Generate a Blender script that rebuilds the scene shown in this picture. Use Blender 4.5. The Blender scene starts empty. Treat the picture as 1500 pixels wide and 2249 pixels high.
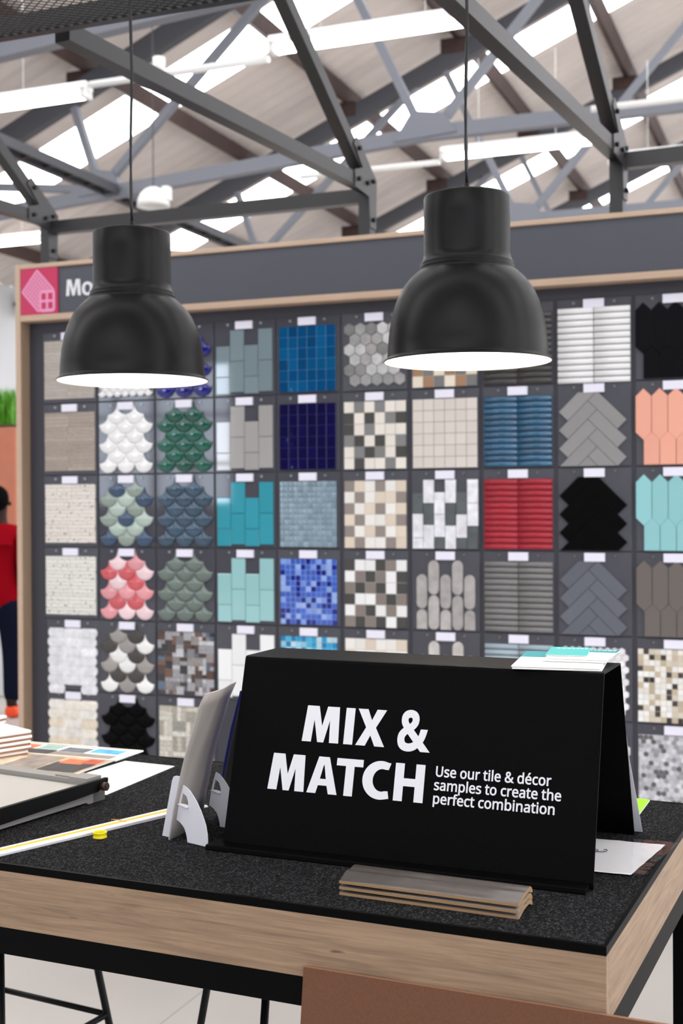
import bpy, bmesh, math, random
from math import sin, cos, pi, radians, sqrt, atan2
from mathutils import Vector, Matrix
random.seed(7)
SC = bpy.context.scene
COL = SC.collection

# ------------------------------------------------------------------ camera, world, exposure
F_PX, PITCH, ROLL, YAW, EYE = 2758.3, .0077, .0059, radians(21.2267), 1.5
cam = bpy.data.cameras.new('camera')
cam_ob = bpy.data.objects.new('camera', cam)
COL.objects.link(cam_ob)
_fw = Vector((-sin(YAW) * cos(PITCH), cos(YAW) * cos(PITCH), -sin(PITCH)))
_rt = Vector((cos(YAW), sin(YAW), 0))
_up = _rt.cross(_fw)
_x = _rt * cos(ROLL) - _up * sin(ROLL)
_y = _rt * sin(ROLL) + _up * cos(ROLL)
_m = Matrix((_x, _y, -_fw)).transposed().to_4x4()
_m.translation = Vector((0, 0, EYE))
cam_ob.matrix_world = _m
cam.sensor_fit = 'VERTICAL'
cam.sensor_height = 36
cam.lens = 36 * F_PX / 2249
cam.clip_start = .05
cam.clip_end = 200
cam.dof.use_dof = True
cam.dof.focus_distance = 2.1
cam.dof.aperture_fstop = 6.0
SC.camera = cam_ob
SC.view_settings.view_transform = 'Standard'
SC.view_settings.look = 'None'
SC.view_settings.gamma = 1
SC.view_settings.use_curve_mapping = False
SC.view_settings.exposure = 0.02
world = bpy.data.worlds.new('overcast_daylight')
SC.world = world
world.use_nodes = True
world.node_tree.nodes['Background'].inputs[0].default_value = (.93, .96, 1, 1)
world.node_tree.nodes['Background'].inputs[1].default_value = 3.0
SKYLIGHT, TUBE, PANE = 8.0, 14.0, 3.5

# ------------------------------------------------------------------ materials
def lin(c):
    return tuple((x / 255 / 12.92) if x <= 10 else ((x / 255 + .055) / 1.055) ** 2.4 for x in c)

def new_mat(name):
    m = bpy.data.materials.new(name)
    m.use_nodes = True
    nt = m.node_tree
    return m, nt, nt.nodes['Principled BSDF']

def mat(name, rgb, rough=.5, metal=0, spec=.5, noise=0, nscale=20, bump=0, bscale=200, stretch=None, coat=0, emit=0):
    m, nt, b = new_mat(name)
    c = (*lin(rgb), 1)
    b.inputs['Base Color'].default_value = c
    b.inputs['Roughness'].default_value = rough
    b.inputs['Metallic'].default_value = metal
    b.inputs['Specular IOR Level'].default_value = spec
    if coat:
        b.inputs['Coat Weight'].default_value = coat
        b.inputs['Coat Roughness'].default_value = .05
    if emit:
        b.inputs['Emission Color'].default_value = c
        b.inputs['Emission Strength'].default_value = emit
    if noise or bump:
        tc = nt.nodes.new('ShaderNodeTexCoord')
        mp = nt.nodes.new('ShaderNodeMapping')
        nt.links.new(tc.outputs['Object'], mp.inputs[0])
        if stretch:
            mp.inputs['Scale'].default_value = stretch
    if noise:
        n = nt.nodes.new('ShaderNodeTexNoise')
        n.inputs['Scale'].default_value = nscale
        n.inputs['Detail'].default_value = 4
        nt.links.new(mp.outputs[0], n.inputs['Vector'])
        r = nt.nodes.new('ShaderNodeMapRange')
        r.inputs[1].default_value = .3
        r.inputs[2].default_value = .7
        r.inputs[3].default_value = 1 - noise
        r.inputs[4].default_value = 1 + noise
        nt.links.new(n.outputs[0], r.inputs[0])
        mx = nt.nodes.new('ShaderNodeVectorMath')
        mx.operation = 'SCALE'
        mx.inputs[0].default_value = c[:3]
        nt.links.new(r.outputs[0], mx.inputs['Scale'])
        nt.links.new(mx.outputs[0], b.inputs['Base Color'])
    if bump:
        n2 = nt.nodes.new('ShaderNodeTexNoise')
        n2.inputs['Scale'].default_value = bscale
        n2.inputs['Detail'].default_value = 2
        nt.links.new(mp.outputs[0], n2.inputs['Vector'])
        bp = nt.nodes.new('ShaderNodeBump')
        bp.inputs['Strength'].default_value = bump
        bp.inputs['Distance'].default_value = .002
        nt.links.new(n2.outputs[0], bp.inputs['Height'])
        nt.links.new(bp.outputs[0], b.inputs['Normal'])
    return m

def wood(name, light, dark, scale=1.0, axis=0, rough=.55):
    m, nt, b = new_mat(name)
    tc = nt.nodes.new('ShaderNodeTexCoord')
    mp = nt.nodes.new('ShaderNodeMapping')
    s = [34 * scale] * 3
    s[axis] = 2.2 * scale
    mp.inputs['Scale'].default_value = s
    nt.links.new(tc.outputs['Object'], mp.inputs[0])
    n = nt.nodes.new('ShaderNodeTexNoise')
    n.inputs['Scale'].default_value = 1.4
    n.inputs['Detail'].default_value = 9
    n.inputs['Roughness'].default_value = .68
    n.inputs['Distortion'].default_value = .9
    nt.links.new(mp.outputs[0], n.inputs['Vector'])
    n2 = nt.nodes.new('ShaderNodeTexNoise')
    mp2 = nt.nodes.new('ShaderNodeMapping')
    s2 = [260 * scale] * 3
    s2[axis] = 7 * scale
    mp2.inputs['Scale'].default_value = s2
    nt.links.new(tc.outputs['Object'], mp2.inputs[0])
    nt.links.new(mp2.outputs[0], n2.inputs['Vector'])
    n2.inputs['Scale'].default_value = 1
    ad = nt.nodes.new('ShaderNodeMath')
    ad.operation = 'MULTIPLY_ADD'
    ad.inputs[1].default_value = .45
    nt.links.new(n2.outputs[0], ad.inputs[0])
    nt.links.new(n.outputs[0], ad.inputs[2])
    cr = nt.nodes.new('ShaderNodeValToRGB')
    cr.color_ramp.elements[0].position = .5
    cr.color_ramp.elements[0].color = (*lin(dark), 1)
    cr.color_ramp.elements[1].position = .86
    cr.color_ramp.elements[1].color = (*lin(light), 1)
    nt.links.new(ad.outputs[0], cr.inputs[0])
    n3 = nt.nodes.new('ShaderNodeTexNoise')
    mp3 = nt.nodes.new('ShaderNodeMapping')
    s3 = [70 * scale] * 3
    s3[axis] = 9 * scale
    mp3.inputs['Scale'].default_value = s3
    nt.links.new(tc.outputs['Object'], mp3.inputs[0])
    nt.links.new(mp3.outputs[0], n3.inputs['Vector'])
    n3.inputs['Scale'].default_value = 1
    n3.inputs['Detail'].default_value = 3
    ck = nt.nodes.new('ShaderNodeMapRange')
    ck.inputs[1].default_value = .70
    ck.inputs[2].default_value = .76
    ck.inputs[3].default_value = 0
    ck.inputs[4].default_value = .75
    nt.links.new(n3.outputs[0], ck.inputs[0])
    mk = nt.nodes.new('ShaderNodeMix')
    mk.data_type = 'RGBA'
    nt.links.new(ck.outputs[0], mk.inputs['Factor'])
    nt.links.new(cr.outputs[0], mk.inputs[6])
    mk.inputs[7].default_value = (*lin((62, 48, 38)), 1)
    nt.links.new(mk.outputs[2], b.inputs['Base Color'])
    b.inputs['Roughness'].default_value = rough
    return m

def tile_mat(name, rough, bump=0, bscale=25, spec=.5, mottle=0, mscale=60):
    """ceramic glaze; the colour of every tile is its own, kept in the 'tint' attribute"""
    m, nt, b = new_mat(name)
    a = nt.nodes.new('ShaderNodeAttribute')
    a.attribute_name = 'tint'
    src = a.outputs['Color']
    tc = nt.nodes.new('ShaderNodeTexCoord')
    if mottle:
        n = nt.nodes.new('ShaderNodeTexNoise')
        n.inputs['Scale'].default_value = mscale
        n.inputs['Detail'].default_value = 5
        nt.links.new(tc.outputs['Object'], n.inputs['Vector'])
        r = nt.nodes.new('ShaderNodeMapRange')
        r.inputs[1].default_value = .32
        r.inputs[2].default_value = .68
        r.inputs[3].default_value = 1 - mottle
        r.inputs[4].default_value = 1 + mottle * .6
        nt.links.new(n.outputs[0], r.inputs[0])
        mx = nt.nodes.new('ShaderNodeVectorMath')
        mx.operation = 'SCALE'
        nt.links.new(src, mx.inputs[0])
        nt.links.new(r.outputs[0], mx.inputs['Scale'])
        src = mx.outputs[0]
    nt.links.new(src, b.inputs['Base Color'])
    b.inputs['Roughness'].default_value = rough
    b.inputs['Specular IOR Level'].default_value = spec
    if bump:
        n2 = nt.nodes.new('ShaderNodeTexNoise')
        n2.inputs['Scale'].default_value = bscale
        n2.inputs['Detail'].default_value = 1
        nt.links.new(tc.outputs['Object'], n2.inputs['Vector'])
        bp = nt.nodes.new('ShaderNodeBump')
        bp.inputs['Strength'].default_value = bump
        bp.inputs['Distance'].default_value = .01
        nt.links.new(n2.outputs[0], bp.inputs['Height'])
        nt.links.new(bp.outputs[0], b.inputs['Normal'])
    return m

def speckle_mat(name):
    """honed stone strips with small dark chips scattered through them"""
    m, nt, b = new_mat(name)
    a = nt.nodes.new('ShaderNodeAttribute')
    a.attribute_name = 'tint'
    tc = nt.nodes.new('ShaderNodeTexCoord')
    v = nt.nodes.new('ShaderNodeTexNoise')
    v.inputs['Scale'].default_value = 75
    v.inputs['Detail'].default_value = 1
    nt.links.new(tc.outputs['Object'], v.inputs['Vector'])
    r = nt.nodes.new('ShaderNodeMapRange')
    r.inputs[1].default_value = .635
    r.inputs[2].default_value = .69
    nt.links.new(v.outputs[0], r.inputs[0])
    mx = nt.nodes.new('ShaderNodeMix')
    mx.data_type = 'RGBA'
    nt.links.new(r.outputs[0], mx.inputs['Factor'])
    nt.links.new(a.outputs['Color'], mx.inputs[6])
    mx.inputs[7].default_value = (*lin((120, 122, 108)), 1)
    nt.links.new(mx.outputs[2], b.inputs['Base Color'])
    b.inputs['Roughness'].default_value = .6
    return m

def carpet_mat():
    """rows of small twisted loops: dark gaps, mid grey crowns, pale fibres here and there"""
    m, nt, b = new_mat('charcoal loop carpet')
    tc = nt.nodes.new('ShaderNodeTexCoord')
    mp = nt.nodes.new('ShaderNodeMapping')
    mp.inputs['Rotation'].default_value = (0, 0, radians(36))
    mp.inputs['Scale'].default_value = (1, .7, .3)
    nt.links.new(tc.outputs['Object'], mp.inputs[0])
    wob = nt.nodes.new('ShaderNodeTexNoise')
    wob.inputs['Scale'].default_value = 500
    nt.links.new(tc.outputs['Object'], wob.inputs['Vector'])
    ws = nt.nodes.new('ShaderNodeVectorMath')
    ws.operation = 'MULTIPLY_ADD'
    ws.inputs[1].default_value = (.0022, .0022, 0)
    nt.links.new(wob.outputs['Color'], ws.inputs[0])
    nt.links.new(mp.outputs[0], ws.inputs[2])
    v = nt.nodes.new('ShaderNodeTexVoronoi')
    v.inputs['Scale'].default_value = 255
    v.inputs['Randomness'].default_value = .55
    nt.links.new(ws.outputs[0], v.inputs['Vector'])
    n = nt.nodes.new('ShaderNodeTexNoise')
    n.inputs['Scale'].default_value = 800
    n.inputs['Detail'].default_value = 4
    n.inputs['Roughness'].default_value = .7
    nt.links.new(tc.outputs['Object'], n.inputs['Vector'])
    sp = nt.nodes.new('ShaderNodeSeparateColor')
    nt.links.new(v.outputs['Color'], sp.inputs[0])
    d = nt.nodes.new('ShaderNodeMapRange')
    d.inputs[1].default_value = .1
    d.inputs[2].default_value = .62
    d.inputs[3].default_value = 1
    d.inputs[4].default_value = 0
    nt.links.new(v.outputs['Distance'], d.inputs[0])
    cr = nt.nodes.new('ShaderNodeValToRGB')
    e = cr.color_ramp.elements
    e[0].position = .3
    e[0].color = (*lin((20, 20, 21)), 1)
    e[1].position = .74
    e[1].color = (*lin((176, 176, 178)), 1)
    x = e.new(.52)
    x.color = (*lin((66, 66, 68)), 1)
    nt.links.new(n.outputs[0], cr.inputs[0])
    tone = nt.nodes.new('ShaderNodeMapRange')
    tone.inputs[3].default_value = .5
    tone.inputs[4].default_value = 1.25
    nt.links.new(sp.outputs[0], tone.inputs[0])
    gap = nt.nodes.new('ShaderNodeMath')
    gap.operation = 'MULTIPLY_ADD'
    gap.inputs[1].default_value = .82
    gap.inputs[2].default_value = .18
    nt.links.new(d.outputs[0], gap.inputs[0])
    tg = nt.nodes.new('ShaderNodeMath')
    tg.operation = 'MULTIPLY'
    nt.links.new(tone.outputs[0], tg.inputs[0])
    nt.links.new(gap.outputs[0], tg.inputs[1])
    mx = nt.nodes.new('ShaderNodeVectorMath')
    mx.operation = 'SCALE'
    nt.links.new(cr.outputs[0], mx.inputs[0])
    nt.links.new(tg.outputs[0], mx.inputs['Scale'])
    nt.links.new(mx.outputs[0], b.inputs['Base Color'])
    b.inputs['Roughness'].default_value = .95
    b.inputs['Specular IOR Level'].default_value = .05
    h = nt.nodes.new('ShaderNodeMath')
    h.operation = 'MULTIPLY_ADD'
    h.inputs[1].default_value = .6
    nt.links.new(n.outputs[0], h.inputs[0])
    nt.links.new(d.outputs[0], h.inputs[2])
    bp = nt.nodes.new('ShaderNodeBump')
    bp.inputs['Strength'].default_value = 1
    bp.inputs['Distance'].default_value = .003
    nt.links.new(h.outputs[0], bp.inputs['Height'])
    nt.links.new(bp.outputs[0], b.inputs['Normal'])
    return m

def floor_mat():
    m, nt, b = new_mat('pale stone floor tiles')
    tc = nt.nodes.new('ShaderNodeTexCoord')
    br = nt.nodes.new('ShaderNodeTexBrick')
    br.offset = 0
    br.inputs['Scale'].default_value = 1
    br.inputs['Brick Width'].default_value = .9
    br.inputs['Row Height'].default_value = .9
    br.inputs['Mortar Size'].default_value = .003
    br.inputs['Color1'].default_value = (*lin((180, 175, 170)), 1)
    br.inputs['Color2'].default_value = (*lin((176, 171, 166)), 1)
    br.inputs['Mortar'].default_value = (*lin((152, 147, 142)), 1)
    nt.links.new(tc.outputs['Object'], br.inputs['Vector'])
    n = nt.nodes.new('ShaderNodeTexNoise')
    n.inputs['Scale'].default_value = 3
    n.inputs['Detail'].default_value = 5
    nt.links.new(tc.outputs['Object'], n.inputs['Vector'])
    r = nt.nodes.new('ShaderNodeMapRange')
    r.inputs[3].default_value = .9
    r.inputs[4].default_value = 1.06
    nt.links.new(n.outputs[0], r.inputs[0])
    mx = nt.nodes.new('ShaderNodeVectorMath')
    mx.operation = 'SCALE'
    nt.links.new(br.outputs[0], mx.inputs[0])
    nt.links.new(r.outputs[0], mx.inputs['Scale'])
    nt.links.new(mx.outputs[0], b.inputs['Base Color'])
    b.inputs['Roughness'].default_value = .45
    return m

def film_mat():
    m = bpy.data.materials.new('clear plastic film')
    m.use_nodes = True
    nt = m.node_tree
    nt.nodes.clear()
    out = nt.nodes.new('ShaderNodeOutputMaterial')
    t = nt.nodes.new('ShaderNodeBsdfTransparent')
    t.inputs[0].default_value = (.98, .98, 1, 1)
    g = nt.nodes.new('ShaderNodeBsdfGlossy')
    g.inputs['Roughness'].default_value = .08
    mx = nt.nodes.new('ShaderNodeMixShader')
    mx.inputs[0].default_value = .15
    nt.links.new(t.outputs[0], mx.inputs[1])
    nt.links.new(g.outputs[0], mx.inputs[2])
    nt.links.new(mx.outputs[0], out.inputs[0])
    return m

def emit_mat(name, rgb, s):
    m = bpy.data.materials.new(name)
    m.use_nodes = True
    nt = m.node_tree
    nt.nodes.clear()
    out = nt.nodes.new('ShaderNodeOutputMaterial')
    e = nt.nodes.new('ShaderNodeEmission')
    e.inputs[0].default_value = (*lin(rgb), 1)
    e.inputs[1].default_value = s
    nt.links.new(e.outputs[0], out.inputs[0])
    return m

M = dict(
    floor=floor_mat(), roof=mat('painted roof sheet', (206, 196, 190), .6, noise=.06, nscale=1.5),
    wall=mat('pale grey cladding', (205, 206, 208), .6),
    skylight=emit_mat('backlit translucent sheet', (252, 252, 255), SKYLIGHT),
    panebright=emit_mat('bright shop front pane', (226, 238, 255), 9),
    pane=emit_mat('added glowing shop front pane', (236, 244, 255), PANE),
    tube=emit_mat('fluorescent tube', (255, 250, 240), TUBE),
    bulb=emit_mat('lamp bulb', (255, 240, 220), 12),
    rust=mat('brown purlin paint', (56, 36, 31), .6, noise=.2, nscale=8),
    truss=mat('grey blue truss paint', (112, 115, 124), .5),
    trussdark=mat('dark grey rafter paint', (66, 67, 73), .5),
    whitemetal=mat('white enamel', (232, 232, 230), .35),
    black=mat('black powder coat', (13, 13, 14), .45, spec=.2, bump=.15, bscale=900),
    gantry=mat('charcoal steel paint', (38, 37, 39), .36, spec=.5),
    plate=mat('charcoal plate steel', (44, 43, 45), .36),
    bolt=mat('dark bolt head', (22, 22, 22), .4, metal=.6),
    lampblack=mat('matt black lamp enamel', (5, 5, 5), .36, spec=.2),
    lampwhite=mat('white lamp lining', (250, 246, 238), .5),
    cable=mat('black cable', (16, 16, 18), .5),
    rim=mat('oak edging lit tone', (192, 166, 143), .5, noise=.08, nscale=30, stretch=(.2, 1, 6)),
    post=mat('oak side panel shaded tone', (152, 128, 107), .55, noise=.1, nscale=40, stretch=(6, 6, .15)),
    fascia=mat('slate grey fascia', (82, 84, 92), .5, spec=.3),
    board=mat('dark slate board', (66, 66, 73), .55, spec=.3),
    panel=mat('graphite backing', (76, 76, 84), .42, spec=.4, noise=.08, nscale=12),
    panelgloss=mat('clear coated graphite backing', (78, 78, 86), .05, spec=.4),
    screw=mat('steel screw', (150, 150, 152), .3, metal=.9),
    label=mat('white price ticket', (236, 234, 248), .5),
    pink=mat('raspberry plaque', (192, 38, 86), .4), palepink=mat('pale pink print', (228, 150, 188), .5),
    lettering=mat('white letters', (226, 226, 231), .5),
    carpet=carpet_mat(), edging=mat('black table edging', (5, 5, 5), .45, spec=.06),
    tablewood=wood('smoked oak laminate', (160, 133, 107), (122, 99, 79), 1.3, 0),
    tablewood_y=wood('smoked oak laminate side', (160, 133, 107), (122, 99, 79), 1.3, 1),
    tableframe=mat('table frame steel', (5, 5, 6), .5, spec=.07),
    sign=mat('textured black sheet metal', (5, 5, 6), .5, spec=.05, bump=.35, bscale=700),
    paper=mat('white paper', (244, 243, 240), .6), teal=mat('teal print', (18, 152, 158), .4),
    aqua=mat('aqua print', (70, 190, 186), .4),
    cardgrey=mat('grey card back', (176, 168, 162), .65, noise=.04, nscale=300),
    cardwhite=mat('white strut card', (226, 225, 232), .6), blueprint=mat('blue print', (22, 38, 120), .45),
    shadedcard=mat('card in painted shade', (58, 56, 58), .6), rose=mat('rose print', (232, 176, 186), .5),
    taupe=mat('taupe foil wrap', (98, 91, 86), .3, metal=.3, noise=.05, nscale=60),
    mdf=mat('raw moulding edge', (160, 127, 92), .6),
    hardboard=mat('brown hardboard', (106, 72, 54), .75, spec=.2, noise=.09, nscale=260, bump=.3, bscale=600),
    hardedge=mat('hardboard edge', (140, 98, 74), .7),
    trimgrey=mat('pale grey plastic', (142, 138, 133), .5), trimbed=mat('cutting bed', (176, 172, 165), .45),
    trimblack=mat('black blade arm', (8, 8, 9), .5, spec=.15), knob=mat('brown knob', (60, 40, 34), .4),
    yellow=mat('yellow stripe', (250, 190, 24), .4), yellowring=mat('yellow plastic', (240, 222, 10), .35),
    plastwhite=mat('white pvc', (238, 236, 238), .35), band=mat('tan rubber band', (206, 150, 84), .5),
    glaze=mat('white glazed face', (240, 239, 238), .25), bisque=mat('brown clay body', (150, 104, 74), .7),
    lime=mat('lime print', (150, 214, 24), .5), film=film_mat(), ink=mat('black ink', (30, 30, 36), .6),
    skin=mat('dark brown skin', (46, 29, 23), .6, spec=.15), hair=mat('black hair', (8, 7, 8), .9, spec=.05),
    red=mat('crimson sweatshirt', (134, 5, 20), .9, spec=.05), navy=mat('navy trousers', (16, 19, 36), .9, spec=.05),
    orange=mat('orange shoes', (236, 74, 22), .5), terracotta=mat('terracotta panel', (178, 108, 82), .6, noise=.06, nscale=6),
    leaf=mat('fresh green leaf', (84, 150, 32), .5, noise=.25, nscale=9), soil=mat('dark soil', (70, 52, 40), .9),
    t_gloss=tile_mat('gloss glaze', .035, spec=.9), t_wavy=tile_mat('rippled gloss glaze', .05, bump=.14, bscale=22, spec=.6),
    t_satin=tile_mat('satin glaze', .32, spec=.4), t_matt=tile_mat('matt tile', .55, spec=.2),
    t_stone=tile_mat('veined stone', .35, mottle=.16, mscale=28), t_rough=tile_mat('ridged stone strip', .6, mottle=.08, mscale=50),
    t_black=tile_mat('dull black glaze', .5, spec=.05),
    t_speck=speckle_mat('flecked stone strip'),
    t_metal=tile_mat('mixed polished glass', .12, mottle=.25, mscale=90, spec=.8),
)

# ------------------------------------------------------------------ mesh helpers
def bx(bm, x0, x1, y0, y1, z0, z1, mi=0):
    v = [bm.verts.new((x, y, z)) for x in (x0, x1) for y in (y0, y1) for z in (z0, z1)]
    fs = [bm.faces.new([v[i] for i in q]) for q in
          ((0, 1, 3, 2), (4, 6, 7, 5), (0, 4, 5, 1), (2, 3, 7, 6), (0, 2, 6, 4), (1, 5, 7, 3))]
    for f in fs:
        f.material_index = mi
    return v

def box(x0, x1, y0, y1, z0, z1, bev=0, seg=2):
    bm = bmesh.new()
    bx(bm, x0, x1, y0, y1, z0, z1)
    if bev:
        bmesh.ops.bevel(bm, geom=bm.edges[:], offset=bev, segments=seg, affect='EDGES', profile=.5)
    return bm

def beam(bm, p0, p1, w, h, up=(0, 0, 1)):
    p0, p1 = Vector(p0), Vector(p1)
    d = (p1 - p0).normalized()
    s = d.cross(Vector(up))
    if s.length < 1e-4:
        s = d.cross(Vector((0, 1, 0)))
    s.normalize()
    u = s.cross(d)
    r = [[bm.verts.new(p + s * a * w / 2 + u * b * h / 2) for a, b in ((-1, -1), (1, -1), (1, 1), (-1, 1))] for p in (p0, p1)]
    for i in range(4):
        j = (i + 1) % 4
        bm.faces.new((r[0][i], r[0][j], r[1][j], r[1][i]))
    bm.faces.new(r[0][::-1])
    bm.faces.new(r[1])

def tube(bm, pts, r, n=10):
    pts = [Vector(p) for p in pts]
    rings = []
    for i, p in enumerate(pts):
        d = (pts[min(i + 1, len(pts) - 1)] - pts[max(i - 1, 0)]).normalized()
        s = d.cross(Vector((0, 0, 1)))
        if s.length < .01:
            s = d.cross(Vector((0, 1, 0)))
        s.normalize()
        u = s.cross(d)
        rr = r[i] if isinstance(r, (list, tuple)) else r
        rings.append([bm.verts.new(p + (s * cos(2 * pi * k / n) + u * sin(2 * pi * k / n)) * rr) for k in range(n)])
    for a, b in zip(rings, rings[1:]):
        for k in range(n):
            f = bm.faces.new((a[k], a[(k + 1) % n], b[(k + 1) % n], b[k]))
            f.smooth = True
    bm.faces.new(rings[0][::-1])
    bm.faces.new(rings[-1])

def lathe(bm, prof, n=48, smooth=True):
    rings = []
    for r, z in prof:
        rings.append([bm.verts.new((r * cos(2 * pi * k / n), r * sin(2 * pi * k / n), z)) for k in range(n)] if r > 1e-6 else [bm.verts.new((0, 0, z))])
    for a, b in zip(rings, rings[1:]):
        for k in range(n):
            q = []
            for v in (a[k % len(a)], a[(k + 1) % len(a)], b[(k + 1) % len(b)], b[k % len(b)]):
                if v not in q:
                    q.append(v)
            if len(q) > 2:
                bm.faces.new(q).smooth = smooth

def extrude_profile(bm, prof, axis, a, b, mi=0, smooth=False):
    """closed 2-D profile pushed along one axis ('x': profile is (y, z); 'y': profile is (x, z))"""
    def pt(p, t):
        return (t, p[0], p[1]) if axis == 'x' else (p[0], t, p[1])
    r0 = [bm.verts.new(pt(p, a)) for p in prof]
    r1 = [bm.verts.new(pt(p, b)) for p in prof]
    n = len(prof)
    for i in range(n):
        f = bm.faces.new((r0[i], r0[(i + 1) % n], r1[(i + 1) % n], r1[i]))
        f.material_index = mi
        f.smooth = smooth
    bm.faces.new(r0[::-1]).material_index = mi
    bm.faces.new(r1).material_index = mi

def thick_line(pts, t):
    """closed outline of a bent sheet of thickness t following an open 2-D polyline"""
    out, inn = [], []
    for i, p in enumerate(pts):
        a = pts[max(i - 1, 0)]
        c = pts[min(i + 1, len(pts) - 1)]
        n1 = Vector((-(p[1] - a[1]), p[0] - a[0])) if i else Vector((-(c[1] - p[1]), c[0] - p[0]))
        n2 = Vector((-(c[1] - p[1]), c[0] - p[0])) if i < len(pts) - 1 else n1
        n1.normalize()
        n2.normalize()
        b = (n1 + n2).normalized()
        k = t / max(b.dot(n1), .4)
        out.append(tuple(p))
        inn.append((p[0] - b.x * k, p[1] - b.y * k))
    return out + inn[::-1]

def fill_loops(bm, loops, fn, depth=None):
    """flat shape with holes from 2-D loops; fn maps (u, v, w) to 3-D, extruded from w=0 to w=depth"""
    tmp = bmesh.new()
    ed = []
    for L in loops:
        vs = [tmp.verts.new((p[0], p[1], 0)) for p in L]
        for i in range(len(vs)):
            ed.append(tmp.edges.new((vs[i], vs[(i + 1) % len(vs)])))
    bmesh.ops.triangle_fill(tmp, use_beauty=True, use_dissolve=False, edges=ed, normal=(0, 0, 1))
    tmp.verts.index_update()
    top = [bm.verts.new(fn(v.co.x, v.co.y, depth or 0)) for v in tmp.verts]
    for f in tmp.faces:
        bm.faces.new([top[v.index] for v in f.verts])
    if depth:
        bot = [bm.verts.new(fn(v.co.x, v.co.y, 0)) for v in tmp.verts]
        for f in tmp.faces:
            bm.faces.new([bot[v.index] for v in reversed(f.verts)])
        for e in tmp.edges:
            if len(e.link_faces) == 1:
                a, b = e.verts
                bm.faces.new((top[a.index], bot[a.index], bot[b.index], top[b.index]))
    tmp.free()

# ------------------------------------------------------------------ object helpers
def obj(name, bm, mats, parent=None, label=None, fix=True):
    if fix:
        bmesh.ops.recalc_face_normals(bm, faces=bm.faces[:])
    me = bpy.data.meshes.new(name)
    bm.to_mesh(me)
    bm.free()
    for m in (mats if isinstance(mats, (list, tuple)) else [mats]):
        me.materials.append(M[m] if isinstance(m, str) else m)
    o = bpy.data.objects.new(name, me)
    COL.objects.link(o)
    if parent:
        o.parent = parent
    if label:
        o['label'] = label
    return o

def tag(o, label, cat, group=None):
    o['label'] = label
    o['category'] = cat
    if group:
        o['group'] = group
    return o

def thing(name, label, cat, loc=(0, 0, 0), rz=0, group=None):
    o = bpy.data.objects.new(name, None)
    o.empty_display_size = .05
    COL.objects.link(o)
    o.location = loc
    o.rotation_euler = (0, 0, rz)
    return tag(o, label, cat, group)

def struct(name, bm, mats):
    o = obj(name, bm, mats)
    o['kind'] = 'structure'
    return o

def copy_thing(src, loc, rz=None, label=None):
    def rec(o, par):
        c = o.copy()
        COL.objects.link(c)
        c.parent = par
        for ch in [x for x in bpy.data.objects if x.parent == o]:
            rec(ch, c)
        return c
    r = rec(src, None)
    r.location = loc
    if rz is not None:
        r.rotation_euler = (0, 0, rz)
    if label:
        r['label'] = label
    return r

# table frame: corner nearest the camera on the right, x along the front edge, y away
TC = Vector((-.2802, 1.6934, .9009))
TA = radians(-2.7618)
def T(x, y, z=0):
    return TC + Vector((x * cos(TA) - y * sin(TA), x * sin(TA) + y * cos(TA), z))

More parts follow.
